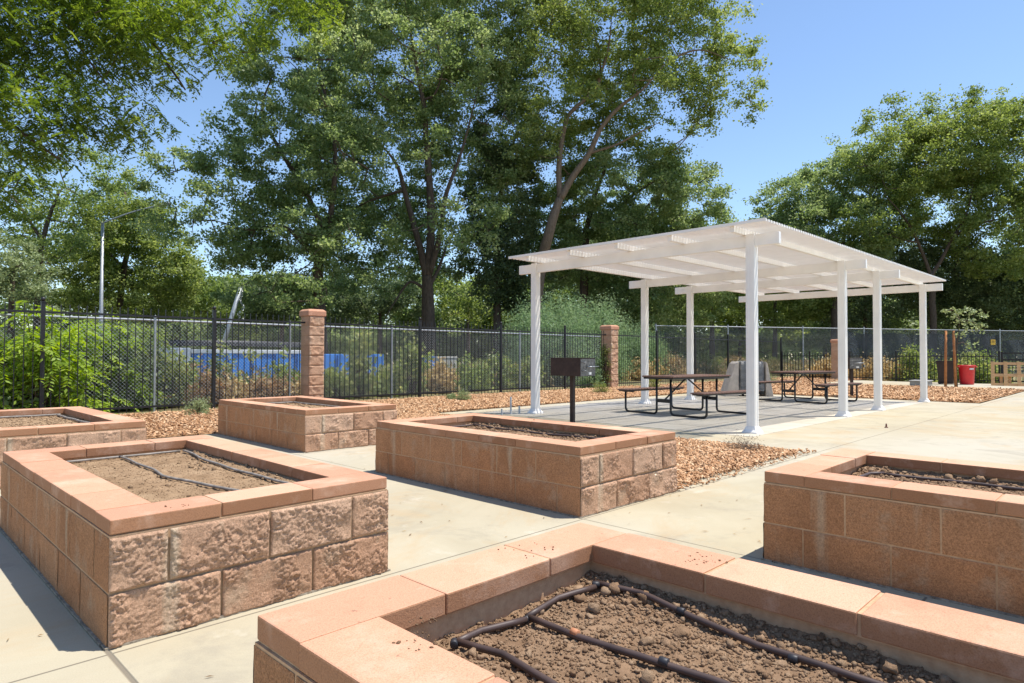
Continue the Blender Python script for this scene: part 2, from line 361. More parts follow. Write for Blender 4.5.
# ------------------------------------------------------------------ planters
def worley(p2, seed, tilt=.5):
    i = np.floor(p2).astype(int); best = np.full(len(p2), 9.); h = np.zeros(len(p2)); z = np.zeros(len(p2), int)
    for dx in (-1, 0, 1):
        for dy in (-1, 0, 1):
            cx, cy = i[:, 0]+dx, i[:, 1]+dy
            fx_ = cx+hsh(cx, cy, z, seed); fy_ = cy+hsh(cx, cy, z+1, seed); ex, ey = p2[:, 0]-fx_, p2[:, 1]-fy_; d = ex*ex+ey*ey
            hh = hsh(cx, cy, z+2, seed)+tilt*((hsh(cx, cy, z+3, seed)-.5)*ex+(hsh(cx, cy, z+4, seed)-.5)*ey)*2
            m_ = d < best; best = np.where(m_, d, best); h = np.where(m_, hh, h)
    return h
def patch(mb, RR, o, u, n, L, z0, z1, cell, amp, seed, rv, fine=1.0):
    """one block face: o origin at ground of face start, u along, n outward"""
    nx = max(3, int(L/cell)); nz = max(3, int((z1-z0)/cell))
    s = np.linspace(0, L, nx+1); z = np.linspace(z0, z1, nz+1); S, Z = np.meshgrid(s, z)
    p = np.stack([S.ravel()+seed*3.1, Z.ravel(), np.full(S.size, seed*1.7)], 1)
    e = np.minimum(np.minimum(S, L-S), np.minimum(Z-z0, z1-Z)).ravel()
    warp = p[:, :2]+.010*(np.stack([vn(p*45, seed+21), vn(p*45+9, seed+22)], 1)-.5)*2
    big = fbm(p*6.5, 3, seed); f1 = worley(warp*30, seed+5); f2 = worley(warp*72+3, seed+9); sm = vn(p*120, seed+11)
    if amp < .012: big = big*.4; f1 = f1*.2; f2 = f2*.7
    msk = np.clip((vn(p*11, seed+31)-.25)*2.2, .15, 1.2); d = amp*(1.05*big+(.42*f1+.40*f2+.28*sm*fine)*msk)
    d = d*np.clip((e+.002)/.011, 0, 1)**.6
    base = 0*e
    D = (base+d-.0015).reshape(S.shape)
    P = o+S[..., None]*u+np.array([0, 0, 1.])*Z[..., None]+D[..., None]*n
    i = np.arange(S.size).reshape(S.shape)
    Q = np.stack([i[:-1, :-1].ravel(), i[:-1, 1:].ravel(), i[1:, 1:].ravel(), i[1:, :-1].ravel()], 1)
    if np.cross(u, [0, 0, 1.])@n < 0: Q = Q[:, ::-1]
    mb.quads(P.reshape(-1, 3), Q); RR.append(np.full(len(Q), rv))
def ico(sub):
    import bmesh
    b = bmesh.new(); bmesh.ops.create_icosphere(b, subdivisions=sub, radius=1); v = np.array([x.co[:] for x in b.verts]); f = np.array([[q.index for q in x.verts] for x in b.faces]); b.free(); return v, f
ICO1, ICO2 = ico(1), ico(2)
def clods(n, x0, x1, y0, y1, zf, rmin, rmax, seed, pw=2.6, sub=ICO1, bias=None):
    r = np.random.default_rng(seed); rad = rmin*(1-r.random(n)*(1-(rmin/rmax)**pw))**(-1/pw)
    x = r.uniform(x0, x1, n); y = r.uniform(y0, y1, n)
    if bias is not None: x, y = bias(r, x, y)
    z = zf(x, y)+rad*.35; v, f = sub
    k = len(v); sc3 = r.uniform(.65, 1.25, (n, 1, 3))*rad[:, None, None]
    j = 1+r.uniform(-.42, .38, (n, k, 1))
    a = r.uniform(0, 6.28, n); ca, sa = np.cos(a), np.sin(a); P = v[None]*j*sc3
    P = np.stack([P[..., 0]*ca[:, None]-P[..., 1]*sa[:, None], P[..., 0]*sa[:, None]+P[..., 1]*ca[:, None], P[..., 2]*.8], -1)+np.stack([x, y, z], 1)[:, None]
    F = (f[None]+(np.arange(n)*k)[:, None, None]).reshape(-1, 3)
    return P.reshape(-1, 3), F, np.repeat(r.uniform(.2, .95, n), len(f))
bed_labels = ['large tan block planter bed with bare sandy soil, foreground left, shadow at its front corner',
 'long tan block planter bed in the middle, between the foreground bed and the pergola patio',
 'nearest planter bed cut by the bottom frame, its loose clods crossed by brown drip tubes',
 'planter bed at the right edge with white streaks on its shaded face and dark soil',
 'small far planter bed standing right in front of the tall block pillar',
 'planter bed at the left edge close to the leafy fence, only its right end visible']
SOILZ = [.425, .41, .385, .41, .42, .43]
def planter(k):
    x0, y0 = PL[k]; near = k in (0, 1, 2, 3)
    T = thing('planter_bed', bed_labels[k], 'planter', (x0, y0, 0), 0, 'raised block planter beds')
    mb = MB(); RR = []
    r = random.Random(50+k); H1, H2 = .212, .428
    sides = [((0, 0), (1, 0), (0, -1), PW, 'rough'), ((0, PLN), (0, -1), (-1, 0), PLN, 'plain'), ((PW, 0), (0, 1), (1, 0), PLN, 'rough'), ((PW, PLN), (-1, 0), (0, 1), PW, 'rough')]
    mp = MB(); RP = []
    for si, (o, u, n, L, ty) in enumerate(sides):
        o = np.array([o[0], o[1], 0.]); u = np.array([u[0], u[1], 0.]); n3 = np.array([n[0], n[1], 0.])
        nb = 3 if L < 2 else 6; bl = L/nb; g = .0042
        vis = si in (0, 1) and near
        cell = (.0042 if k == 0 else .0052) if (si == 0 and near) else (.012 if si == 1 and near else .02)
        if k in (4, 5) and si < 2: cell = .009
        for c, (z0, z1) in enumerate(((.0, H1-g), (H1+g, H2))):
            cuts = [i*bl for i in range(nb+1)] if c == 0 else [0]+[(i+.5)*bl for i in range(nb)]+[L]
            if si == 1 and k in (1, 3): cuts = [i*bl for i in range(nb+1)] if c == 1 else [0]+[(i+.5)*bl for i in range(nb)]+[L]
            for a, b in zip(cuts[:-1], cuts[1:]):
                amp = (.017 if ty == 'rough' else .009)
                tgt, rt = (mb, RR) if ty == 'rough' else (mp, RP)
                ga = g if a > 0 else -.001; gb = g if b < L-.001 else -.001
                patch(tgt, rt, o+u*(a+ga)+n3*(.001 if c else .003), u, n3, b-a-ga-gb, z0, z1, cell, amp, r.randrange(900), min(1, max(0, r.gauss(.5 if c else .35, .22 if ty == 'rough' else .12))))
    wl = mb.build('block_wall', BLOCK, T, rnd=np.concatenate(RR)); mp.build('smooth_block_face', BLOCKS, T, rnd=np.concatenate(RP))
    c = MB(); i = .0005; wd = .20
    for a in ((i, PW-i, i, wd), (i, PW-i, PLN-wd, PLN-i), (i, wd, wd, PLN-wd), (PW-wd, PW-i, wd, PLN-wd)): c.box(*a, -.02, .436)
    c.build('mortar_core', MORTAR, T)
    ft = MB(); e_ = .016
    for a in ((-e_, PW+e_, -e_, .05), (-e_, PW+e_, PLN-.05, PLN+e_), (-e_, .05, .05, PLN-.05), (PW-.05, PW+e_, .05, PLN-.05)):
        n_ = 24; x0_, x1_, y0_, y1_ = a; ft.box(x0_+r.uniform(0, .004), x1_-r.uniform(0, .004), y0_+r.uniform(0, .004), y1_-r.uniform(0, .004), -.02, .009)
    ft.build('footing', FOOT, T)
    # coping: full-width rows at both ends, stones between
    cp = MB(); RC = []; z0, z1, cw, g = .440, .50, .218, .003
    def stone(a0, a1, b0, b1):
        dz = r.uniform(-.0015, .0015); j = lambda: r.uniform(-.0025, .0025)
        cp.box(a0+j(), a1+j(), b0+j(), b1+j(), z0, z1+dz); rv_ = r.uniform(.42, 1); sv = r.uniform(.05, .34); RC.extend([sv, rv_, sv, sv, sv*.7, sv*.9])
    for b0, b1 in ((0, cw), (PLN-cw, PLN)):
        for q in range(3): stone(PW/3*q+g, PW/3*(q+1)-g, b0, b1)
    n = 5; ll = (PLN-2*cw)/n
    for a0, a1 in ((0, cw), (PW-cw, PW)):
        for q in range(n): stone(a0, a1, cw+ll*q+g, cw+ll*(q+1)-g)
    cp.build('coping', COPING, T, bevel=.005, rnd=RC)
    jm = MB(); i = .007
    for a in ((i, PW-i, i, cw-i), (i, PW-i, PLN-cw+i, PLN-i), (i, cw-i, cw-i, PLN-cw+i), (PW-cw+i, PW-i, cw-i, PLN-cw+i)): jm.box(*a, .437, .4965)
    jm.build('joint_mortar', MORTAR, T)
    # soil
    cell = .012 if near else .03; sx = (wd, PW-wd); sy = (wd, PLN-wd)
    nx = int((sx[1]-sx[0])/cell); ny = int((sy[1]-sy[0])/cell)
    rough = {2: .022, 3: .02, 1: .018}.get(k, .010)
    def zf(x, y):
        p = np.stack([np.ravel(x)*4+k*7, np.ravel(y)*4, np.ravel(x)*0+k], 1)
        e = np.maximum(0, (.10-(PW-wd-np.ravel(x))))*(.3 if k in (0, 1, 2, 3) else 0)
        return (SOILZ[k]-.012+rough*2.0*(fbm(p, 3, 40+k)-.5)+rough*1.3*(fbm(p*7, 4, 60+k)-.5)+e).reshape(np.shape(x))
    xs = np.linspace(*sx, nx+1); ys = np.linspace(*sy, ny+1); X, Y = np.meshgrid(xs, ys)
    V = np.stack([X.ravel(), Y.ravel(), zf(X, Y).ravel()], 1); ii = np.arange(X.size).reshape(X.shape)
    Q = np.stack([ii[:-1, :-1].ravel(), ii[:-1, 1:].ravel(), ii[1:, 1:].ravel(), ii[1:, :-1].ravel()], 1)
    tri = np.concatenate([Q[:, [0, 1, 2]], Q[:, [0, 2, 3]]]); sm = MB(); sm.quads(V, tri)
    ra = [np.tile(np.clip(fbm(V[Q[:, 0]]*9, 3, 4), 0, 1), 2)]
    spec = {2: [(26000, .0022, .009, 2.0, ICO1), (700, .006, .023, 2.6, ICO2)], 3: [(6000, .003, .010, 2.2, ICO1), (260, .010, .023, 2.6, ICO2)],
            0: [(5000, .002, .006, 2.6, ICO1), (90, .008, .018, 2.8, ICO2)], 1: [(4000, .003, .011, 2.2, ICO1), (260, .010, .024, 2.6, ICO1)], 4: [(500, .008, .02, 2, ICO1)], 5: [(700, .006, .015, 2, ICO1)]}[k]
    for q, (nn, a, b, pw, su) in enumerate(spec):
        def bias(rr, x, y, q=q):
            m = rr.random(len(x)) < (.5 if q else .12)     # clods gather along the east side, as raked
            x = np.where(m & (k < 4), PW-wd-.01-np.abs(rr.normal(0, .09, len(x))), x); return np.clip(x, wd, PW-wd), y
        v, f, rv = clods(nn, *sx, *sy, zf, a, b, 90+k*5+q, pw, su, bias); sm.quads(v, f); ra.append(rv)
    sm.build('soil', SOILL if k in (0, 4, 5) else SOIL, T, rnd=np.concatenate(ra))
    return T, zf
ZF = [planter(k)[1] for k in range(6)]
def drip(k, label, lines, rad=.0085, mat=HOSE, fits=()):
    x0, y0 = PL[k]; T = thing('drip_line', label, 'drip line', (x0, y0, 0), 0, 'drip lines laid on the planter soil')
    for pts in lines:
        P = []
        for a, b in zip(pts[:-1], pts[1:]):
            nn = max(2, int(math.dist(a, b)/.05))
            for q in range(nn): P.append((a[0]+(b[0]-a[0])*q/nn, a[1]+(b[1]-a[1])*q/nn))
        P.append(pts[-1]); P = np.array(P)-[x0, y0]
        z = ZF[k](np.clip(P[:, 0], .22, PW-.22), np.clip(P[:, 1], .22, PLN-.22))+rad+.006
        z = np.convolve(np.pad(z, 3, 'edge'), np.ones(7)/7, 'valid')
        wob = .006*np.sin(np.arange(len(P))*.55+k)
        MB().tube(np.stack([P[:, 0]+wob, P[:, 1]+wob*.6, z], 1), rad, 10).build('tube', mat, T, smooth=True)
    for (fx, fy, ang, m2) in fits:
        c = np.array([fx-x0, fy-y0, 0]); c[2] = float(ZF[k](np.array([c[0]]), np.array([c[1]]))[0])+rad+.008
        d = np.array([math.cos(ang), math.sin(ang), 0])*.012
        MB().tube([c-d, c-d*.9, c+d*.9, c+d], [rad*.9, rad*1.12, rad*1.12, rad*.9], 10).build('fitting', m2, T, smooth=True)
    return T
DK = simple('dark_fitting', (.03, .03, .035), .5, .4)
drip(2, 'brown drip tubes in a three-pronged loop on the nearest bed of loose clods',
     [[(1.14, 1.33), (1.25, 1.345), (1.41, 1.32)], [(1.41, 1.32), (1.58, 1.345), (1.735, 1.315)], [(1.74, 1.32), (1.775, 1.16), (1.70, .75), (1.71, .48), (1.70, -.3), (1.70, -.7)],
      [(1.41, 1.31), (1.40, 1.12), (1.41, .93), (1.42, .73), (1.41, .2), (1.40, -.7)], [(1.14, 1.32), (1.175, 1.18), (1.16, 1.02), (1.12, .8), (1.1, .4), (1.1, -.7)]], .0095,
     HOSE, [(1.41, 1.318, 0, DK), (1.40, 1.13, 1.5, BRASS), (1.135, 1.325, .8, DK), (1.738, 1.315, -.8, DK), (1.41, .86, 1.6, DK), (1.735, 1.0, 1.6, DK), (1.70, .66, 1.6, DK)])
drip(0, 'thin drip tubes forming a tee on the pale sandy soil of the large left bed',
     [[(.98, 5.18), (1.3, 5.21), (1.75, 5.2)], [(1.36, 5.2), (1.36, 4.7), (1.33, 4.2), (1.40, 3.75), (1.47, 3.35)], [(1.76, 5.15), (1.72, 4.4), (1.73, 3.9), (1.74, 3.45)]], .008, HOSEG, [(1.36, 5.2, 0, DK)])
drip(3, 'dark drip tube bent round the soil of the bed at the right edge', [[(4.25, 1.28), (4.5, 1.27), (4.56, 1.2)], [(4.56, 1.2), (4.60, .9), (4.585, .5), (4.6, .1), (4.6, -.7)], [(4.1, 1.28), (4.1, .5), (4.1, -.7)]], .010, HOSE)
drip(1, 'thin dark drip tubes half buried in the clods of the middle bed', [[(4.0, 5.15), (4.3, 5.16), (4.62, 5.1)], [(4.62, 5.1), (4.60, 4.4), (4.66, 3.9), (4.62, 3.3)], [(4.3, 5.15), (4.28, 4.5), (4.3, 3.6)]], .010, HOSE)
drip(5, 'grey drip tube across the back of the bed at the left edge', [[(.98, 9.28), (1.4, 9.3), (1.78, 9.28)], [(1.75, 9.25), (1.74, 8.4), (1.75, 7.6)]], .012, HOSEG)
drip(4, 'grey drip tube on the soil of the small bed by the pillar', [[(4.05, 9.4), (4.4, 9.42), (4.8, 9.4)], [(4.8, 9.4), (4.78, 8.6), (4.8, 7.6)]], .012, HOSEG)
# crumbs of soil on the copings and a few leaves on the paving
def crumbs(name, label, cx, cy, z, n, sp, rmax, seed):
    v, f, rv = clods(n, cx-sp, cx+sp, cy-sp, cy+sp, lambda x, y: np.full(np.shape(x), z), .002, rmax, seed)
    o = MB().quads(v, f).build(name, SOIL, rnd=rv*.3); tag(o, kind='stuff')
crumbs('soil_crumbs', '', .92, 1.19, .5, 26, .05, .008, 3); crumbs('soil_crumbs', '', .99, 1.27, .5, 12, .03, .005, 4)
crumbs('soil_crumbs', '', 1.92, 1.02, .5, 30, .06, .005, 5); crumbs('soil_crumbs', '', 1.0, 3.0, .5, 8, .04, .006, 6)
crumbs('soil_crumbs', '', 4.85, 4.45, .5, 6, .02, .016, 8); crumbs('soil_crumbs', '', 4.84, 3.75, .5, 6, .02, .014, 9); crumbs('soil_crumbs', '', 1.6, 1.5, .5, 14, .09, .004, 10)

# ------------------------------------------------------------------ pergola
PX0, PYS = 9.48, (4.26, 8.72); BX = [9.48, 13.295, 15.387, 19.024]
perg = thing('pergola', 'white pergola with slatted lattice roof shading two picnic tables', 'pergola', (PX0, PYS[0], 0), -.017)
BZ0, BZ1, RZ1 = 2.79, 2.965, 3.055
def L(x, y): return x-PX0, y-PYS[0]
for x in BX:
    for y in PYS:
        a, b = L(x, y); s = .066
        p = MB(); p.box(a-s, a+s, b-s, b+s, 0, BZ1+.012)
        for d in (-.030, .030):     # raised fluting ribs
            for sx, sy in ((1, 0), (-1, 0), (0, 1), (0, -1)):
                if sx: p.box(a+sx*(s+.0015)-.003, a+sx*(s+.0015)+.003, b+d-.010, b+d+.010, .10, BZ0-.01)
                else: p.box(a+d-.010, a+d+.010, b+sy*(s+.0015)-.003, b+sy*(s+.0015)+.003, .10, BZ0-.01)
        po = p.build('post', WHITE, perg, bevel=.004)
        q = MB(); t0, t1 = s+.048, s+.006
        q.add([(a+sx*r_, b+sy*r_, z) for r_, z in ((t0, .0), (t0, .022), (s+.022, .055), (t1, .10)) for sx, sy in ((-1, -1), (1, -1), (1, 1), (-1, 1))],
              [(i*4+j, i*4+(j+1) % 4, i*4+4+(j+1) % 4, i*4+4+j) for i in range(3) for j in range(4)]+[(12, 13, 14, 15)])
        q.build('base_trim', WHITE, po)
for x in BX:
    a, b0 = L(x, 3.83); _, b1 = L(x, 9.15)
    MB().box(a-.036, a+.036, b0, b1, BZ0, BZ1).build('beam', WHITE, perg, bevel=.005)
for y in (4.36, 5.405, 6.45, 7.495, 8.54):
    a0, b = L(9.06, y); a1, _ = L(19.36, y)
    MB().box(a0, a1, b-.036, b+.036, BZ1+.001, RZ1).build('rafter', WHITE, perg, bevel=.004)
lat = MB(); a0, b0 = L(9.05, 3.84); a1, b1 = L(19.42, 9.0); n = int((a1-a0)/.088)
for i in range(n+1):
    x = a0+(a1-a0)*i/n; lat.box(x-.018, x+.018, b0, b1, RZ1+.001, RZ1+.036)
lat.build('lattice', LATT, perg)
fa = MB(); fa.box(a0-.045, a0-.022, b0-.012, b1+.012, RZ1-.004, RZ1+.042); fa.build('fascia', WHITE, perg, bevel=.003)

# ------------------------------------------------------------------ picnic tables
def picnic(loc, rz, label, x2=False):
    T = thing('picnic_table', label, 'picnic table', loc, rz, 'picnic tables under the pergola')
    HL = .92
    tp = MB(); tp.box(-HL, HL, -.38, .38, .735, .765); tp.build('table_top', TTOP, T, bevel=.012)
    MB().box(-HL+.02, HL-.02, -.36, .36, .700, .7345).build('table_apron', TUBE, T, bevel=.006)
    for s in (-1, 1):
        bo = MB().box(-HL, HL, s*.90-.14, s*.90+.14, .455, .48).build('bench', TTOP, T, bevel=.010)
        MB().box(-HL+.03, HL-.03, s*.90-.12, s*.90+.12, .430, .4545).build('bench_frame', TUBE, bo, bevel=.005)
    r = .021
    def arc(pts, rad=.09, n=5):
        out = [np.array(pts[0], float)]
        for i in range(1, len(pts)-1):
            p, a, b = (np.array(q, float) for q in (pts[i], pts[i-1], pts[i+1]))
            u = (a-p)/np.linalg.norm(a-p); v = (b-p)/np.linalg.norm(b-p)
            for k in range(n+1):
                t_ = k/n; out.append((1-t_)**2*(p+u*rad)+2*t_*(1-t_)*p+t_**2*(p+v*rad))
        out.append(np.array(pts[-1], float)); return out
    for x in (-.73, .73):
        for s in (-1, 1):
            MB().tube(arc([(x, s*.98, .43), (x, s*.98, r), (x, s*.17, r), (x, s*.17, .70)]), r, 10).build('leg', TUBE, T, smooth=True)
        MB().box(x-.008, x+.008, -.17, .17, .245, .315).build('cross_plate', TUBE, T)
        MB().tube([(x, 0, .28), (0, 0, .70)] if x > 0 else [(x, 0, .28), (-.05, 0, .70)], .016, 8).build('brace', TUBE, T, smooth=True)
        for s in (-1, 1): MB().box(x-.02, x+.02, s*.90-.13, s*.90+.13, .412, .4295).build('seat_bracket', TUBE, T)
    return T
tb = picnic((11.76, 6.62, 0), R(-8), 'brown topped picnic table on black tube legs nearest the front pergola post')
dup(tb, (17.25, 6.38, 0), R(-9), 'farther brown picnic table between the pergola posts, near the distant grill')

# ------------------------------------------------------------------ pedestal grills
def grill(loc, rz, label, bx, by):
    T = thing('pedestal_grill', label, 'grill', loc, rz, 'pedestal grills beside the patio')
    MB().box(-.034, .034, -.034, .034, 0, .80).build('pole', GRILL, T, bevel=.004)
    b = MB(); b.box(-bx, bx, -by, by, .80, 1.10); b.build('fire_box', GRILL, T, bevel=.006)
    e = MB().box(-bx+.006, bx-.006, -by-.012, -by-.002, .806, 1.094).build('end_plate', GRILLG, T)
    MB().tube([(-bx*.2, -by-.012, .955), (-bx*.2, -by-.06, .96), (bx+.03, -by-.06, .965), (bx+.05, -by-.012, .965)], .009, 8).build('handle', GALV, e, smooth=True)
    for zz in (.90, 1.04):
        MB().tube([(-bx*.72, -by-.012, zz), (-bx*.72, -by-.045, zz), (-bx*.5, -by-.045, zz), (-bx*.5, -by-.012, zz)], .007, 6).build('latch', GALV, e)
    MB().box(.01, .085, -by-.0155, -by-.0125, .825, .868).build('tag_plate', simple('white_tag', (.75, .75, .72), .5), e)
    lid = MB(); lid.box(-bx-.006, bx+.006, -by-.006, by+.006, 1.100, 1.113); lid.build('lid', GRILL, T, bevel=.003)
    return T
grill((8.80, 7.16, 0), 0, 'dark brown box grill on a single post beside the white corner post', .205, .33)
g2 = grill((19.9, 6.05, 0), R(-48), 'black pedestal grill with a silver end plate at the far patio edge', .17, .24)

# ------------------------------------------------------------------ covered cart behind the tables
COV = NT('grey_plastic_cover', .35, .5); COV.col(COV.ramp(COV.noise(9, 4), [(.3, (.13, .135, .14)), (.7, (.27, .27, .27))])); COV.nrm(COV.bump(COV.noise(14, 4, .6), 1, .05)); COV = COV.m
BEIG = simple('beige_panel', (.60, .53, .46), .7, .25, var=.1)
ct = thing('covered_cart', 'bulky cart draped in dark grey plastic with slanted beige sides, behind the front pergola post', 'cart', (18.25, 8.3, 0), R(-46))
b = MB(); n = 18
# draped cover: a rounded, wrinkled box open at the foot
rows = []
for z, s_ in ((.16, 1.02), (.3, 1.0), (.55, .99), (.8, .98), (.93, .95), (.99, .86), (1.0, .5), (1.0, .02)):
    ring = []
    for i in range(48):
        a = i/48*2*math.pi; c_, s2 = math.cos(a), math.sin(a)
        px_ = math.copysign(abs(c_)**.28, c_)*.36; py_ = math.copysign(abs(s2)**.28, s2)*.30
        wv = 1+.03*math.sin(a*11+z*3)*(1.2-z)
        ring.append((px_*s_*wv, py_*s_*wv, z+.012*math.sin(a*7)))
    rows.append(ring)
V = [p for r_ in rows for p in r_]; b.add(V, [(i*48+j, i*48+(j+1) % 48, (i+1)*48+(j+1) % 48, (i+1)*48+j) for i in range(len(rows)-1) for j in range(48)])
b.build('cover', COV, ct, smooth=True)
MB().box(-.33, .33, -.27, .27, .06, .20).build('chassis', TUBE, ct)
for x in (-.26, .26):
    for y in (-.24, .24):
        MB().tube([(x-.015, y, .06), (x+.015, y, .06)], .06, 14).build('wheel', TUBE, ct)
for s_, ext in ((-1, .40), (1, .22)):
    p = [(s_*.385, -.28, 0.0), (s_*(.385+ext), -.28, 0.0), (s_*(.385+ext*.25), -.28, .93), (s_*.385, -.28, 1.0)]
    v = p+[(x, .28, z) for x, _, z in p]
    MB().add(v, [(0, 1, 2, 3), (7, 6, 5, 4), (0, 4, 5, 1), (1, 5, 6, 2), (2, 6, 7, 3), (3, 7, 4, 0)]).build('side_panel', BEIG, ct, bevel=.02)
yl = MB().box(-.05, .24, -.05, .05, 1.018, 1.05).build('yellow_tool', simple('yellow_paint', (.75, .50, .08), .5), None, bevel=.01)
yl.location = (18.25, 8.3, 0); yl.rotation_euler = (0, 0, R(-46)); tag(yl, 'yellow level lying on top of the grey covered cart', 'tool')

# ------------------------------------------------------------------ pillars
FY = 13.85
def pillar(x, y, h, w, label):
    T = thing('block_pillar', label, 'pillar', (x, y, 0), 0, 'block pillars in the iron fence')
    mb = MB(); RR = []; r = random.Random(int(x*10)); nc = 9; ch = (h-.16)/nc; g = .004
    for o, u, n in (((-w, -w), (1, 0), (0, -1)), ((-w, w), (0, -1), (-1, 0)), ((w, -w), (0, 1), (1, 0)), ((w, w), (-1, 0), (0, 1))):
        o = np.array([o[0], o[1], 0.]); u = np.array([u[0], u[1], 0.]); n3 = np.array([n[0], n[1], 0.])
        for c in range(nc):
            patch(mb, RR, o+u*g, u, n3, 2*w-2*g, c*ch+g, (c+1)*ch-g, .018, .026 if n[1] < 0 else .008, r.randrange(900), min(1, max(0, r.gauss(.55, .2))))
    mb.build('shaft', BLOCK, T, rnd=np.concatenate(RR))
    MB().box(-w+.008, w-.008, -w+.008, w-.008, -.03, h-.16).build('mortar_core', MORTAR, T)
    q = MB(); e = w+.035
    q.add([(sx*r_, sy*r_, z) for r_, z in ((e, h-.16), (e, h-.045), (e-.05, h)) for sx, sy in ((-1, -1), (1, -1), (1, 1), (-1, 1))],
          [(i*4+j, i*4+(j+1) % 4, i*4+4+(j+1) % 4, i*4+4+j) for i in range(2) for j in range(4)]+[(8, 9, 10, 11), (3, 2, 1, 0)])
    q.build('cap', COPING, T, bevel=.012, rnd=[.5]*10)
    return T
pa_x, pb_x = G(312.5, FY), G(609.5, FY)
PHT = 2.20
pillar(pa_x, FY, 2.20, .19, 'tan block pillar rising behind the small far planter bed')
pillar(pb_x, FY, 2.24, .215, 'tan block pillar with ivy at its foot, left of the picnic tables')
pillar(G(838.5, 11.0)*34.2/G(838.5, 11.0), 11.0*34.2/G(838.5, 11.0), 1.98, .26, 'orange block pillar seen between the far pergola posts')

# ------------------------------------------------------------------ iron fences
def iron_fence(label, xs, y, axis='x', zt=1.89, zb=.14, ht=2.03, post_h=2.06, pick=.13, skip_ends=(False, False), pr=.0068, second=None, posts=True):
    """posts at xs; each bay one panel (rails + pickets), each post a part"""
    if axis == 'x': f = lambda s, z: (s-xs[0], 0, z); loc = (xs[0], y, 0)
    else: f = lambda s, z: (0, s-xs[0], z); loc = (y, xs[0], 0)
    T = thing('iron_fence', label, 'fence', loc)
    for i, (a, b_) in enumerate(zip(xs[:-1], xs[1:])):
        p = MB()
        for z in (zb, zt)+((second,) if second else ()): p.bar(f(a, z), f(b_, z), .035, .038)
        n = max(2, round(abs(b_-a)/pick))
        for k in range(1, n):
            s_ = a+(b_-a)*k/n; p.bar(f(s_, zb-.10), f(s_, ht-.02), pr*2)
            c = np.array(f(s_, ht-.02)); r_ = pr*1.3
            p.add([c+[-r_, -r_, 0], c+[r_, -r_, 0], c+[r_, r_, 0], c+[-r_, r_, 0], c+[0, 0, .04]], [(0, 1, 4), (1, 2, 4), (2, 3, 4), (3, 0, 4)])
        p.build('panel', IRON, T)
    for i, a in enumerate(xs):
        if (i == 0 and skip_ends[0]) or (i == len(xs)-1 and skip_ends[1]): continue
        p = MB(); c = f(a, 0); p.box(c[0]-.032, c[0]+.032, c[1]-.032, c[1]+.032, -.05, post_h); p.box(c[0]-.038, c[0]+.038, c[1]-.038, c[1]+.038, post_h, post_h+.018)
        po = p.build('post', IRON, T)
        MB().lathe([(.012, 0), (.034, .015), (.04, .04), (.03, .066), (.008, .078)], 12, (c[0], c[1], post_h+.018)).build('finial', IRON, po, smooth=True)
    return T
iron_fence('black iron picket fence in front of the bright leafy shrub at the left', [-6.0, -3.2, -.4, G(42.5, FY), G(214, FY), pa_x-.19], FY, skip_ends=(False, True))
iron_fence('black iron picket fence between the two tall block pillars', [pa_x+.19, G(420, FY), G(501, FY), G(565, FY), pb_x-.215], FY, skip_ends=(True, True))
iron_fence('black iron picket fence running behind the picnic tables from the ivy pillar', [pb_x+.215, G(657, FY), G(695, FY), G(728, FY), 34.3], FY, skip_ends=(True, False), pick=.125)
iron_fence('low black picket fence at the far end beyond the red bin', [4.6, 6.55, 8.5, 10.5, 12.4, FY-.05], 34.3, 'y', 1.16, .13, 1.31, 1.33, .14, (False, False), .012)
# black gate
gt = thing('iron_gate', 'black double-railed gate behind the leaning wooden pallet', 'gate', (34.25, 4.5, 0))
p = MB()
for z in (.12, 1.02, 1.30): p.bar((0, 0, z), (0, -4.2, z), .05, .06)
for yy in (0, -2.1, -4.2): p.bar((0, yy, .05), (0, yy, 1.36), .09, .09)
p.build('frame', IRON, gt)
p = MB()
for k in range(1, 36): p.bar((0, -4.2*k/36, .12), (0, -4.2*k/36, 1.0), .022)
for k in range(1, 18): p.bar((0, -4.2*k/18, 1.04), (0, -4.2*k/18, 1.28), .022)
p.build('pickets', IRON, gt)

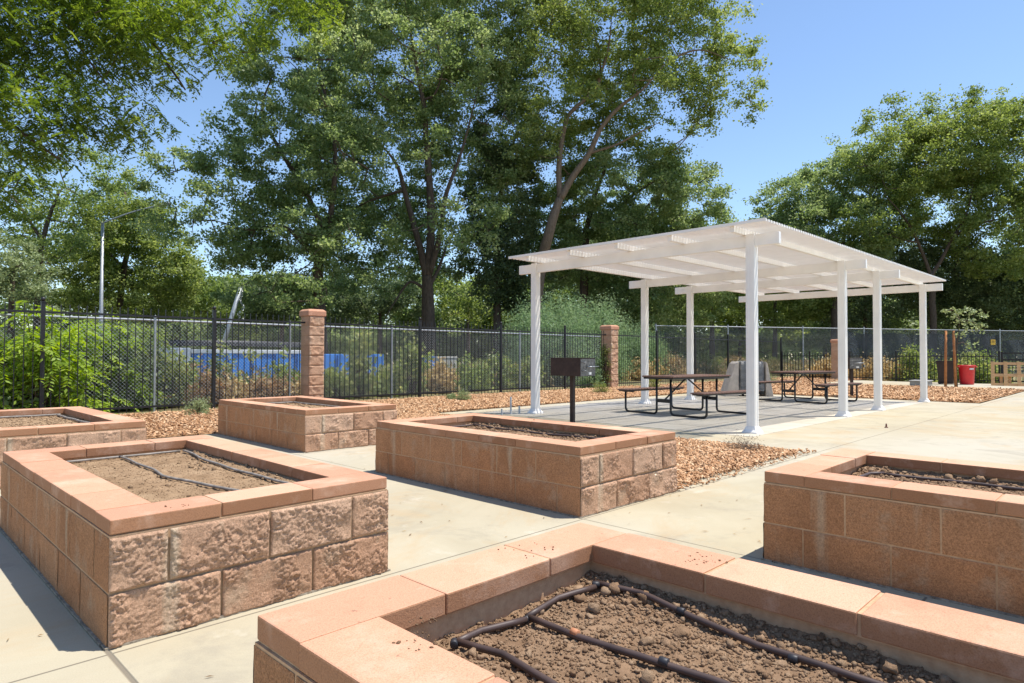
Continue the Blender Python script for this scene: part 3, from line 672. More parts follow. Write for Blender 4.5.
# ------------------------------------------------------------------ chain link fences
def chainlink(label, A, B, h, sp, posts, wr=.0022, rail_mat=GALV, screen=None, zmid=None, post_r=.032):
    A = np.array(A, float); B = np.array(B, float); Lg = np.linalg.norm(B-A); u = (B-A)/Lg; u3 = np.array([u[0], u[1], 0])
    T = thing('chain_link_fence', label, 'fence', (A[0], A[1], 0))
    nrm = np.array([-u[1], u[0], 0])
    m_ = MB(); z0 = .06; H = h-z0; s0 = -H
    V = []; Q = []; c = 0
    for sgn in (1, -1):
        s = -H
        while s < Lg:
            a0, a1 = s, s+H; za, zb_ = (z0, h) if sgn > 0 else (h, z0)
            if a0 < 0: za = za+(zb_-za)*(0-a0)/H; a0 = 0
            if a1 > Lg: zb_ = za+(zb_-za)*(Lg-a0)/(a1-a0); a1 = Lg
            if a1-a0 > .05:
                p = u3*a0+[0, 0, za]+nrm*sgn*.003; q = u3*a1+[0, 0, zb_]+nrm*sgn*.003; d = (q-p)/np.linalg.norm(q-p); sd = np.cross(d, nrm)
                for e in (p, q):
                    for k in range(3):
                        an = k*2.094; V.append(e+wr*(math.cos(an)*sd+math.sin(an)*nrm))
                Q += [(c, c+1, c+4, c+3), (c+1, c+2, c+5, c+4), (c+2, c, c+3, c+5)]; c += 6
            s += sp
    m_.quads(np.array(V), np.array(Q)); m_.build('mesh', WIRE, T)
    MB().tube([u3*0+[0, 0, h], u3*Lg+[0, 0, h]], .022, 10).build('top_rail', rail_mat, T)
    for s in posts:
        po = MB().tube([u3*s+[0, 0, -.05], u3*s+[0, 0, h+.05]], post_r, 10).build('post', rail_mat, T)
        MB().lathe([(.036, 0), (.036, .02), (.02, .05), (.003, .058)], 10, tuple(u3*s+[0, 0, h+.05])).build('post_cap', rail_mat, po)
    if screen: 
        for (s0_, s1_, za, zb_, sm) in screen:
            n = int((s1_-s0_)*4); ks = np.linspace(s0_, s1_, n+1); V = []; 
            for z_i in range(9):
                tt = z_i/8
                for s in ks:
                    sag = .10*abs(math.sin(s*1.05)) if z_i == 8 else 0
                    V.append(u3*s+nrm*(-.02+.03*math.sin(s*3.1+tt*2)+.02*math.sin(s*7+tt*5))+[0, 0, za+(zb_-za)*tt-sag])
            w_ = n+1; Q = [(i*w_+j, i*w_+j+1, (i+1)*w_+j+1, (i+1)*w_+j) for i in range(8) for j in range(n)]
            MB().quads(np.array(V), np.array(Q)).build('privacy_screen', sm, T, smooth=True)
    return T
CY = 14.75
c0 = G(-60, CY); c1 = G(600, CY)
chainlink('silver chain link fence just behind the left iron fence', (c0, CY), (c1, CY), 1.86, .075, [G(155, CY)-c0, G(392, CY)-c0, G(520, CY)-c0, .05, G(290, CY)-c0], .0023, post_r=.024)
def screenmat():
    t = NT('windscreen_fabric', .8, .2); t.col(t.ramp(t.noise(1.2, 5, .65), [(.3, (.030, .034, .038)), (.7, (.085, .092, .10))]))
    tr = t.N('ShaderNodeBsdfTransparent'); mx = t.N('ShaderNodeMixShader'); mx.inputs[0].default_value = .22
    t.L(t.b.outputs[0], mx.inputs[1]); t.L(tr.outputs[0], mx.inputs[2]); t.L(mx.outputs[0], t.t.nodes['Material Output'].inputs[0]); return t.m
SCR = screenmat()
FA = np.array([26.3, 16.5])*1.12; FB = np.array([43.5, 5.8])*1.12; FB = FA+(FB-FA)*1.35
fl = np.linalg.norm(FB-FA); fu = (FB-FA)/fl
def s_at(px):
    d = CF+CR*(px-512)/FPX; A_ = np.array([[d[0], -fu[0]], [d[1], -fu[1]]]); return np.linalg.solve(A_, FA)[1]
chainlink('tall chain link fence hung with dark windscreen along the back', FA, FB, 2.72, .11, [s_at(x) for x in (656, 728, 803, 864, 1000, 1060)], .0035, GALV,
          [(s_at(845), s_at(999), .35, 2.52, SCR), (s_at(1002), s_at(1060), .9, 2.2, SCR)])
# small yellow sign on the screen, with its mark
sp_ = s_at(992); P = FA+fu*sp_; P3 = np.array([P[0], P[1], 2.02])
sg = thing('warning_sign', 'small yellow square sign on the dark windscreen above the pallet', 'sign', tuple(P3), math.atan2(fu[1], fu[0]))
MB().box(-.17, .17, -.075, -.06, -.16, .16).build('plate', simple('yellow_sign', (.80, .48, .05), .5), sg)
MB().box(-.11, .11, -.078, -.0755, -.04, -.01).box(-.11, .11, -.078, -.0755, .03, .09).build('lettering', simple('sign_ink', (.25, .12, .02), .6), sg)

# ------------------------------------------------------------------ bins, pallet, valve box, stakes
def bin_(name, loc, label, mat, r0, r1, h, sq):
    T = thing(name, label, 'bin', loc)
    if sq:
        b = MB(); e0, e1 = r0, r1
        b.add([(sx*r_, sy*r_, z) for r_, z in ((e0, .02), (e1, h), (e1+.03, h), (e1+.03, h+.04), (e1-.03, h+.04), (e0-.05, .06)) for sx, sy in ((-1, -1), (1, -1), (1, 1), (-1, 1))],
              [(i*4+j, i*4+(j+1) % 4, i*4+4+(j+1) % 4, i*4+4+j) for i in range(5) for j in range(4)]+[(3, 2, 1, 0), (20, 21, 22, 23)])
        b.build('body', mat, T, bevel=.02)
        MB().box(-e1-.02, e1+.02, -e1-.02, e1+.02, h+.042, h+.075).build('lid', mat, T, bevel=.015)
        for s_ in (-1, 1): MB().tube([(s_*.2-.03, e0-.02, .07), (s_*.2+.03, e0-.02, .07)], .07, 14).build('wheel', TUBE, T)
    else:
        b = MB(); b.lathe([(r0, .0), (r0+.01, .03), (r1-.02, h-.06), (r1, h-.05), (r1+.012, h-.02), (r1, h), (r1-.03, h-.01), (r0-.03, .05)], 28); b.build('body', mat, T, smooth=True)
        for an in (-45, 135):
            c_, s_ = math.cos(R(an)), math.sin(R(an)); x_, y_ = c_*(r1+.02), s_*(r1+.02)
            MB().tube([(x_-s_*.09, y_+c_*.09, h-.09), (x_+c_*.05-s_*.08, y_+s_*.05+c_*.08, h-.07), (x_+c_*.05+s_*.08, y_+s_*.05-c_*.08, h-.07), (x_+s_*.09, y_-c_*.09, h-.09)], .014, 8).build('handle', mat, T, smooth=True)
        V = []; nseg = 8
        for zz in (h-.19, h-.12):
            rr = r0+(r1-r0)*zz/h+.004
            for i in range(nseg+1):
                an = R(225-17+34*i/nseg); V.append((rr*math.cos(an), rr*math.sin(an), zz))
        MB().quads(np.array(V), np.array([(i, i+1, nseg+2+i, nseg+1+i) for i in range(nseg)])).build('printed_label', simple('label_white', (.75, .70, .68), .5, var=.3, scale=25), T)
    return T
RED = simple('red_plastic', (.62, .022, .03), .38, .5, var=.08)
bin_('round_bin', (32.3, 5.42, 0), 'bright red round plastic bin beside the staked young tree', RED, .235, .31, .80, False)
bin_('wheeled_bin', (32.15, 6.08, 0), 'dark brown square bin half hidden behind the orange tree stakes', simple('dark_plastic', (.035, .02, .018), .5, .4), .24, .32, .90, True)
WOOD = NT('pallet_wood', .85, .2); mp = WOOD.N('ShaderNodeMapping'); mp.inputs['Scale'].default_value = (1, 1, 9); WOOD.L(WOOD.co.outputs['Object'], mp.inputs[0])
WOOD.col(WOOD.ramp(WOOD.noise(3, 6, .7, mp.outputs[0]), [(.3, (.50, .27, .12)), (.7, (.74, .46, .24))])); WOOD = WOOD.m
pt = thing('wooden_pallet', 'pale wooden pallet leaning upright against the black gate', 'pallet', (31.9, 4.55, 0), R(-78))
pt.rotation_euler = (R(-14), 0, R(-80))
for zc in (.05, .42, .90): MB().box(.001, 2.60, -.020, -.001, zc-.05, zc+.05).build('front_board', WOOD, pt, bevel=.003)
for xx in (.0, .41, .83, 1.24, 1.66, 2.07, 2.48): MB().box(xx, xx+.12, -.042, -.0205, -.01, .97).build('upright_board', WOOD, pt, bevel=.003)
for xx in (.28, .55, 1.10, 1.38, 1.95, 2.2): MB().box(xx, xx+.10, .101, .119, .0, .5).build('back_board', WOOD, pt, bevel=.003)
for zc in (.03, .45, .88): MB().box(.001, 2.6, .0, .10, zc, zc+.045).build('stringer', WOOD, pt, bevel=.003)
vb = thing('valve_box', 'low grey utility box with a small tap on top, near the far pergola post', 'utility box', (29.75, 6.5, 0))
MB().box(-.42, .42, -.3, .3, -.02, .17).build('box', simple('grey_box', (.30, .29, .27), .7), vb, bevel=.02)
MB().box(-.45, .45, -.33, .33, .172, .21).build('lid', simple('grey_lid', (.38, .37, .35), .6), vb, bevel=.01)
MB().tube([(.1, 0, .21), (.1, 0, .42), (.1, -.12, .44), (.1, -.12, .38)], .02, 8).build('tap', GALV, vb, smooth=True)
STK = simple('orange_stake', (.52, .22, .085), .8, .2, var=.2)
for dx, lab, tilt in ((0, 'left orange wooden stake beside the young tree', .03), (.62, 'right orange wooden stake beside the young tree, in front of the dark bin', -.05)):
    q = W(947.5, 386, 1)-np.array([0, 0, CAMH]); q = q/np.linalg.norm(q[:2])
    bx_, by_ = 28.9+dx*.63*.65, 5.52-dx*.70*.65
    o = MB().tube([(0, 0, -.1), (tilt*.5, -tilt*.5, 1.2), (tilt, -tilt, 2.12)], [.048, .045, .04], 10).build('tree_stake', STK, None, smooth=True); o.location = (bx_, by_, 0); tag(o, lab, 'stake', 'stakes of the young tree')
RISER = simple('pvc_riser', (.50, .52, .53), .5)
for k, (px_, hh, lab) in enumerate(((511, .34, 'tallest grey pipe stub left of the corner post'), (502, .12, 'short grey pipe stub left of the tallest one'), (519.5, .15, 'short grey pipe stub nearest the corner post'))):
    y_ = 8.95; o = MB().tube([(0, 0, -.02), (0, 0, hh*.96), (0, 0, hh)], [.018, .018, .012], 10).build('pipe_stub', RISER); o.location = (G(px_, y_), y_, 0); tag(o, lab, 'pipe', 'pipe stubs at the patio corner')
o = MB().lathe([(.04, 0), (.04, .01), (.02, .02), (.018, .06), (.014, .085), (.004, .09)], 14).build('ground_marker', simple('brown_marker', (.16, .06, .04), .6)); o.scale = (.7, .7, .75); o.location = (11.75, 3.06, 0); tag(o, 'tiny dark marker knob alone on the open concrete walkway', 'marker')
def leaf_litter(n, seed):
    r = np.random.default_rng(seed); V = []; Q = []
    for i in range(n):
        x, y = r.uniform(-.5, 5), r.uniform(1.5, 7)
        if any(a-.05 < x < a+PW+.05 and b-.05 < y < b+PLN+.05 for a, b in PL): continue
        a = r.uniform(0, 6.28); l = r.uniform(.008, .03); wd = r.uniform(.0015, .005); u = np.array([math.cos(a), math.sin(a), 0]); v = np.array([-u[1], u[0], 0]); c = np.array([x, y, .004])
        k = len(V); V += [c-u*l, c-v*wd+[0, 0, .004], c+u*l+[0, 0, .003], c+v*wd+[0, 0, .005]]; Q.append((k, k+1, k+2, k+3))
    return tag(MB().quads(np.array(V), np.array(Q)).build('fallen_leaves', L_RUST, rnd=r.random(len(Q))), kind='stuff')
leaf_litter(260, 4)

# ------------------------------------------------------------------ vegetation
DENS, LDENS, LSZ, GAPK = 1.7, 1.5, 1.05, 1.02
def nz(v): return v/(np.linalg.norm(v, axis=-1, keepdims=True)+1e-9)
def leaf_quads(C, size, r, asp=.62, up=.35, jit=.35, dirs=None):
    n = len(C); nn = nz(r.normal(size=(n, 3))+np.array([0, 0, up])); t_ = r.normal(size=(n, 3)) if dirs is None else dirs+r.normal(size=(n, 3))*.25
    t_ = nz(t_-nn*(t_*nn).sum(1)[:, None]); b = np.cross(nn, t_)
    s = (size*(1+jit*r.uniform(-1, 1, n)))[:, None]
    V = np.stack([C-t_*s*.5, C+b*s*asp*.5+t_*s*.05-nn*s*.08, C+t_*s*.5, C-b*s*asp*.5+t_*s*.05-nn*s*.08], 1).reshape(-1, 3)
    return V, np.arange(4*n).reshape(n, 4)
def crown(lobes, per_m3, leafs_per, crad, lsize, seed, shell=.5, gap=.42, up=.35, asp=.62, flat=.6):
    per_m3 *= DENS; leafs_per *= LDENS; lsize *= LSZ; gap *= GAPK; asp = max(asp, .72); up = max(up, .8); crad *= .88
    r = np.random.default_rng(seed); cc = []
    for c, rad in lobes:
        c = np.array(c); rad = np.array(rad); vol = 4/3*math.pi*np.prod(rad); n = max(6, int(vol*per_m3))
        d = nz(r.normal(size=(n, 3))); q = r.random(n)**(1/3.); q = shell+(1-shell)*q if shell else q
        wob = .75+.5*fbm(d*2.2+c*.37, 3, seed)          # uneven outline
        P = c+d*rad*(q*wob)[:, None]
        k = fbm(P*.55, 2, seed+7) > gap*(.9+.2*r.random(n)); cc.append(P[k])
    cc = np.vstack(cc); m = len(cc)
    k = r.integers(int(leafs_per*.6), int(leafs_per*1.4), m); idx = np.repeat(np.arange(m), k)
    cs = crad*r.uniform(.6, 1.35, m)
    off = r.normal(size=(len(idx), 3))*.5*cs[idx][:, None]; off[:, 2] *= flat
    C = cc[idx]+off; cr = r.random(m)
    # random tint per clump and per leaf
    rv = np.clip(.05+.45*cr[idx]+.55*r.random(len(idx)), 0, 1)
    V, Q = leaf_quads(C, lsize, r, asp, up)
    return cc, V, Q, rv
def smooth_path(pts, n=4):
    p = np.array(pts, float)
    if len(p) < 3: return p
    q = np.vstack([2*p[0]-p[1], p, 2*p[-1]-p[-2]]); out = []
    for i in range(1, len(q)-2):
        for k in range(n):
            t_ = k/n; out.append(.5*((2*q[i])+(-q[i-1]+q[i+1])*t_+(2*q[i-1]-5*q[i]+4*q[i+1]-q[i+2])*t_**2+(-q[i-1]+3*q[i]-3*q[i+1]+q[i+2])*t_**3))
    out.append(p[-1]); return np.array(out)
def tree(name, label, group, limbs, lobes, leafm, barkm, seed, per=.55, leafs=60, crad=.55, lsize=.13, gap=.42, twig=.5, shell=.45, cat='tree', up=.35, asp=.62, tr=.05, flat=.6):
    """limbs: list of (points, r0, r1); lobes: list of (centre, radii) - all world coordinates"""
    r = np.random.default_rng(seed); base = np.array(limbs[0][0][0], float); base[2] = 0
    T = thing(name, label, cat, tuple(base), 0, group)
    sk = []; tk = MB(); br = tk
    for i, (pts, r0, r1) in enumerate(limbs):
        r0 = r0*.78; r1 = r1*.7; p = smooth_path(pts, 5); p = p+(vn(p*1.3, seed)[:, None]-.5)*r0*.5
        r1 = r1*.4 if i else r1; rr = np.linspace(1, 0, len(p))**.8*(r0-r1)+r1
        if i == 0: rr[0] *= 1.45; rr[1:3] *= 1.12
        else: p[0] = sk[0][np.argmin(((sk[0][:, :3]-p[0])**2).sum(1)), :3] if min(np.linalg.norm(q_[:, :3]-p[0], axis=1).min()-q_[:, 3].mean() for q_ in sk) > .15 and i == 1 else p[0]
        (tk if i == 0 else br).tube(p-base, rr, 12 if r0 > .12 else 8); sk.append(np.hstack([p, rr[:, None]]))
    sk = np.vstack(sk)
    cc, V, Q, rv = crown(lobes, per, leafs, crad, lsize, seed, shell, gap, up, asp, flat)
    pts = cc[r.random(len(cc)) < twig]; high = sk[sk[:, 2] > sk[:, 2].max()*.18]
    if len(high) == 0: high = sk
    # grow twigs outwards: join each clump to the nearest wood already placed
    order = np.argsort(((pts[:, None]-high[None, ::4, :3])**2).sum(-1).min(1)) if len(pts) else []
    node = high[:, :3].copy(); nodes = [node]; cnt = len(node); cap_ = np.zeros((cnt+len(pts)*2, 3)); cap_[:cnt] = node
    for j in order:
        q = pts[j]; d = ((cap_[:cnt]-q)**2).sum(1); a = cap_[d.argmin()]; dist = math.sqrt(d.min())
        mid = (a+q)/2+r.normal(size=3)*dist*.12; rr0 = min(.09, .012+dist*tr*.35)
        br.tube(np.array([a, mid, q])-base, [rr0, rr0*.65, .006], 4, cap=False)
        cap_[cnt] = mid; cap_[cnt+1] = q; cnt += 2
    tk.build('trunk', barkm, T, smooth=True)
    MB().quads(V-base, Q).build('crown', leafm, T, rnd=rv)
    return T
def lob(px, row, D, rp, rr, rd=None):
    s = D/FPX; return (W(px, row, D), np.array([rp*s, rp*s if rd is None else rd, rr*s]))
def P(px, row, D): return W(px, row, D)
def gnd(px, D):
    p = W(px, 356, D); p[2] = -.1; return p
OAKS = 'big oaks beyond the fence'
# central oak, many stems rising from one base
b0 = gnd(429, 34)
tree('oak_tree', 'tall multi-stemmed oak whose forked grey trunk stands centre behind the fence', OAKS,
 [([b0, P(428, 310, 34), P(427, 275, 34)], .52, .36),
  ([P(427, 278, 34), P(418, 240, 34), P(404, 190, 34), P(397, 165, 33.5), P(378, 140, 33)], .27, .07),
  ([P(428, 278, 34), P(431, 225, 34.2), P(428, 160, 34.5), P(424, 110, 34.5), P(420, 85, 34.5), P(412, 40, 34), P(405, 0, 34)], .30, .06),
  ([P(429, 275, 34), P(440, 235, 33.6), P(446, 195, 33.2), P(462, 150, 33), P(478, 90, 33)], .22, .05),
  ([P(423, 88, 34.5), P(408, 80, 34.5), P(390, 70, 34.5)], .10, .03), ([P(424, 100, 34.5), P(436, 92, 34.3), P(446, 60, 34.2)], .10, .03),
  ([P(427, 290, 34), P(410, 282, 33.8), P(396, 300, 33.5), P(385, 318, 33.2)], .12, .04),
  ([P(430, 285, 34), P(440, 265, 35), P(450, 235, 36)], .16, .05),
  ([P(404, 190, 34), P(372, 200, 34.5), P(340, 215, 35)], .12, .04)],
 [lob(430, 30, 37, 105, 70), lob(350, 90, 36, 62, 62), lob(395, 160, 38, 80, 75), lob(475, 130, 37, 62, 85), lob(335, 190, 35, 55, 65), lob(450, 230, 38, 55, 50),
  lob(380, 250, 38, 70, 45), lob(400, -60, 36, 120, 70), lob(480, 20, 35, 60, 60), lob(385, 45, 31, 45, 40), lob(470, 215, 31, 40, 40), lob(360, 250, 31, 50, 42), lob(440, 150, 30.5, 26, 22), lob(350, 150, 31, 45, 40), lob(455, 60, 31, 40, 40)],
 L_OAK, BARK, 11, per=.62, leafs=75, crad=.62, lsize=.135, gap=.40)
b0 = gnd(538, 37)
tree('oak_tree', 'leaning oak with two long pale limbs curving up right above the pergola roof', OAKS,
 [([b0, P(536, 310, 37), P(542, 262, 36.6), P(551, 225, 36), P(560, 198, 36)], .50, .30),
  ([P(560, 199, 36), P(574, 175, 36), P(590, 152, 35.8), P(602, 127, 35.6), P(622, 105, 35.4), P(642, 90, 35), P(668, 60, 35)], .26, .07),
  ([P(560, 200, 36), P(559, 165, 36.2), P(565, 125, 36.4), P(573, 110, 36.4), P(598, 85, 36.4), P(599, 55, 36.5), P(590, 20, 36.5)], .22, .06),
  ([P(590, 153, 35.8), P(615, 145, 35.5), P(640, 132, 35), P(660, 122, 35)], .11, .04),
  ([P(598, 82, 36.4), P(608, 50, 36), P(612, 15, 36)], .11, .04),
  ([P(668, 60, 35), P(700, 50, 35), P(735, 62, 35)], .09, .03)],
 [lob(600, 30, 38.5, 85, 60), lob(660, 30, 38, 70, 58), lob(560, 80, 39, 60, 70), lob(655, 115, 38, 55, 45), lob(560, 160, 40, 45, 60), lob(725, 20, 36, 42, 38), lob(735, 80, 35.5, 32, 48), lob(700, 105, 36, 30, 35),
  lob(620, -60, 37, 130, 60), lob(620, 120, 39.5, 40, 40), lob(585, 95, 33.5, 22, 22), lob(650, 75, 32.5, 30, 26), lob(540, 120, 35, 26, 40), lob(560, 30, 34, 36, 30)],
 L_OAK2, BARKL, 12, per=.58, leafs=72, crad=.60, lsize=.135, gap=.42)
b0 = gnd(588, 41)
tree('oak_tree', 'dark oak standing behind the left half of the pergola roof', OAKS,
 [([b0, P(584, 300, 41), P(586, 229, 41)], .42, .30), ([P(586, 232, 41), P(595, 194, 41), P(606, 164, 41), P(606, 130, 41)], .24, .07), ([P(586, 235, 41), P(640, 190, 40), P(680, 170, 40)], .15, .05)],
 [lob(620, 195, 41, 75, 45), lob(675, 200, 40, 50, 45), lob(600, 250, 42, 80, 45), lob(690, 250, 42, 60, 50), lob(655, 290, 42, 75, 40), lob(540, 230, 42, 40, 50)],
 L_OAK, BARK, 13, per=.75, leafs=80, crad=.60, lsize=.14, gap=.34)
b0 = gnd(498, 39)
tree('oak_tree', 'narrow very dark evergreen oak between the central oak and the leaning one', OAKS,
 [([b0, P(497, 300, 39), P(499, 220, 39), P(505, 150, 39)], .36, .10)],
 [lob(500, 210, 39, 38, 70), lob(495, 265, 39, 40, 45), lob(512, 140, 39, 38, 45), lob(525, 285, 39.5, 30, 35)], L_DARK, BARK, 14, per=1.1, leafs=80, crad=.6, lsize=.14, gap=.30)
b0 = gnd(322, 31)
tree('oak_tree', 'wide dark oak left of the central one, its low bough reaching over the street lamp', OAKS,
 [([b0, P(320, 310, 31), P(318, 265, 31), P(330, 225, 31)], .42, .24), ([P(319, 262, 31), P(300, 240, 30.5), P(280, 226, 30), P(250, 230, 30), P(215, 220, 30)], .18, .05),
  ([P(325, 235, 31), P(305, 190, 31), P(280, 150, 31), P(262, 110, 31), P(275, 70, 31)], .19, .05), ([P(330, 225, 31), P(335, 150, 31), P(320, 70, 32), P(310, 10, 32)], .18, .05),
  ([P(318, 275, 31), P(300, 290, 31), P(262, 292, 31)], .12, .04), ([P(335, 60, 30.5), P(290, 58, 30), P(255, 50, 29.6), P(242, 42, 29.4)], .05, .015), ([P(322, 100, 30.5), P(290, 62, 30), P(272, 60, 29.6)], .04, .012)],
 [lob(175, 180, 29.5, 40, 34), lob(235, 235, 29.5, 44, 30), lob(240, 150, 30, 36, 40), lob(270, 85, 30.5, 40, 46), lob(300, 120, 30, 40, 40), lob(185, 185, 30, 42, 34), lob(230, 200, 30, 55, 45), lob(262, 110, 31.5, 35, 42), lob(285, 160, 31, 50, 45), lob(165, 215, 30, 26, 28), lob(300, 60, 32.5, 55, 50), lob(300, 220, 32, 55, 45), lob(255, 275, 31, 48, 34), lob(320, 275, 33, 55, 40), lob(310, -20, 33, 60, 50), lob(215, 255, 31, 22, 20), lob(325, 150, 28.5, 34, 46), lob(310, 235, 28.5, 34, 30), lob(290, 290, 28.5, 46, 18), lob(340, 70, 28.5, 34, 38)],
 L_OAK, BARK, 15, per=.9, leafs=78, crad=.52, lsize=.125, gap=.40)
LB = 'trees beyond the left fence'
b0 = gnd(118, 46)
tree('street_tree', 'mid green tree behind the grey street lamp pole', LB, [([b0, P(120, 300, 46), P(128, 240, 46), P(125, 190, 46)], .35, .10), ([P(124, 270, 46), P(90, 230, 46), P(75, 200, 46)], .14, .05)],
 [lob(120, 205, 46, 38, 38), lob(150, 240, 46, 38, 36), lob(95, 250, 46, 48, 42), lob(130, 290, 46, 62, 32), lob(60, 225, 46, 30, 30), lob(180, 285, 47, 28, 28), lob(120, 240, 45, 50, 40), lob(150, 270, 45, 50, 36), lob(70, 280, 45, 46, 34), lob(165, 215, 46, 20, 24)], L_OAK2, BARK, 16, per=.5, leafs=75, crad=.75, lsize=.17, gap=.40)
b0 = gnd(40, 40)
tree('street_tree', 'pale yellow-green tree above the bright shrub at the far left', LB, [([b0, P(38, 290, 40), P(45, 230, 40), P(60, 190, 40)], .30, .08), ([P(42, 240, 40), P(15, 200, 40), P(-10, 180, 40)], .13, .05)],
 [lob(75, 175, 40, 55, 30), lob(20, 190, 40, 50, 38), lob(50, 235, 40, 45, 30), lob(0, 260, 39, 50, 36), lob(-30, 200, 39, 50, 60)], L_LITE, BARK, 17, per=.42, leafs=65, crad=.7, lsize=.15, gap=.44)
b0 = gnd(10, 33)
tree('street_tree', 'grey-green drooping tree at the left edge above the fence', LB, [([b0, P(12, 300, 33), P(14, 270, 33)], .24, .08)],
 [lob(20, 278, 33, 32, 26), lob(-15, 262, 33, 36, 36), lob(45, 300, 33, 22, 16)], L_SAGE, BARK, 18, per=1.6, leafs=80, crad=.5, lsize=.12, gap=.30)
for k, (px_, D, rows, m_, lab) in enumerate(((215, 62, [(200, 290, 45, 16), (235, 302, 48, 18), (180, 305, 30, 14)], L_LITE, 'small pale tree far beyond, low between the lamp pole and the pillar'),
    (468, 66, [(468, 300, 34, 20), (445, 285, 24, 18)], L_OAK2, 'distant rounded tree just right of the central trunk'),
    (535, 70, [(530, 300, 32, 22), (555, 285, 26, 20)], L_LITE, 'distant light green tree beside the corner post'),
    (380, 64, [(372, 292, 42, 24), (345, 305, 36, 20), (405, 300, 26, 22)], L_DARK, 'distant dark tree low behind the central oak'),
    (282, 60, [(285, 300, 42, 20), (262, 312, 30, 14)], L_DARK, 'distant dark tree low behind the leaning silver pole'))):
    tree('distant_tree', lab, 'distant trees', [([gnd(px_, D), P(px_, 320, D), P(px_, rows[0][1], D)], .28, .10)], [lob(a, b_, D, c_, d_) for a, b_, c_, d_ in rows], m_, BARK, 30+k, per=.32, leafs=60, crad=1.0, lsize=.26, gap=.34, twig=.2)
for k, (px_, D, hr, rw, m_, lab) in enumerate(((-45, 58, 285, 60, L_OAK, 'distant tree at the left frame edge behind the grey-green tree'), (95, 66, 305, 46, L_OAK2, 'distant low tree behind the foot of the street lamp'), (160, 72, 300, 40, L_OAK, 'distant tree right of the street lamp pole, low on the horizon'),
    (250, 76, 296, 46, L_OAK2, 'distant tree low behind the ball-topped post'), (325, 74, 298, 44, L_OAK, 'distant tree right behind the tall block pillar'), (425, 78, 298, 42, L_OAK, 'distant tree hidden behind the central oak trunk'), (500, 80, 296, 44, L_OAK2, 'distant tree behind the narrow dark oak trunk'),
    (575, 74, 292, 46, L_OAK, 'distant tree behind the feathery shrubs'), (660, 70, 292, 48, L_OAK, 'distant tree right of the ivy pillar'), (740, 72, 290, 46, L_OAK2, 'distant tree behind the front pergola post'), (825, 74, 290, 46, L_OAK, 'distant tree behind the far grill'), (905, 70, 290, 50, L_OAK, 'distant tree behind the last pergola post'), (990, 72, 288, 52, L_OAK, 'distant tree behind the yellow sign'), (1060, 70, 285, 50, L_OAK, 'distant tree beyond the right frame edge'))):
    tree('distant_tree', lab, 'distant trees', [([gnd(px_, D), P(px_, 330, D), P(px_, hr, D)], .28, .10)], [lob(px_, hr+6, D, rw, 26), lob(px_-18, hr+34, D-1, rw*.8, 26), lob(px_+20, hr+36, D-1, rw*.8, 26)], m_, BARK, 130+k, per=.20, leafs=55, crad=1.2, lsize=.32, gap=.28, twig=.15)
RB = 'trees beyond the right fence'
b0 = gnd(934, 50)
tree('oak_tree', 'large spreading oak with a forked trunk at the right, taller than its neighbours', RB,
 [([b0, P(933, 325, 50), P(932, 290, 50), P(931, 272, 50)], .34, .27), ([P(931, 276, 50), P(923, 254, 50), P(912, 230, 50), P(900, 212, 49.5), P(885, 195, 49)], .18, .07),
  ([P(931, 276, 50), P(940, 262, 50), P(950, 243, 50), P(962, 222, 50), P(970, 200, 50), P(975, 160, 50)], .20, .08), ([P(955, 235, 50), P(985, 222, 49), P(1010, 218, 48)], .15, .05), ([P(918, 242, 50), P(905, 240, 50), P(880, 232, 50)], .12, .04)],
 [lob(965, 150, 52, 60, 45), lob(905, 160, 51, 50, 40), lob(1015, 165, 51, 55, 62), lob(885, 128, 51, 26, 20), lob(925, 125, 51, 24, 26), lob(985, 120, 51, 36, 20), lob(868, 132, 51, 9, 26), lob(893, 118, 51, 10, 24), lob(925, 108, 51, 8, 24), lob(952, 112, 51, 10, 24), lob(975, 110, 51, 9, 22), lob(1004, 110, 51, 10, 26), lob(1022, 112, 51, 9, 24), lob(848, 150, 51, 9, 20), lob(880, 215, 50, 45, 35), lob(1000, 235, 50, 50, 45), lob(950, 205, 53, 60, 35), lob(1040, 120, 51, 30, 24)],
 L_OAK2, BARK, 19, per=.52, leafs=70, crad=.72, lsize=.17, gap=.40)
b0 = gnd(835, 54)
tree('oak_tree', 'rounded oak rising just behind the pergola roof, left of the large right oak', RB,
 [([b0, P(835, 300, 54), P(842, 250, 54), P(850, 210, 54)], .38, .12), ([P(838, 270, 54), P(810, 235, 54), P(795, 220, 54)], .18, .06)],
 [lob(850, 180, 55, 45, 36), lob(805, 200, 55, 40, 30), lob(768, 208, 55, 24, 18), lob(838, 158, 54.5, 20, 18), lob(830, 240, 54, 62, 40), lob(770, 245, 54, 35, 28), lob(880, 190, 55, 28, 30)], L_OAK, BARK, 20, per=.55, leafs=72, crad=.75, lsize=.175, gap=.36)
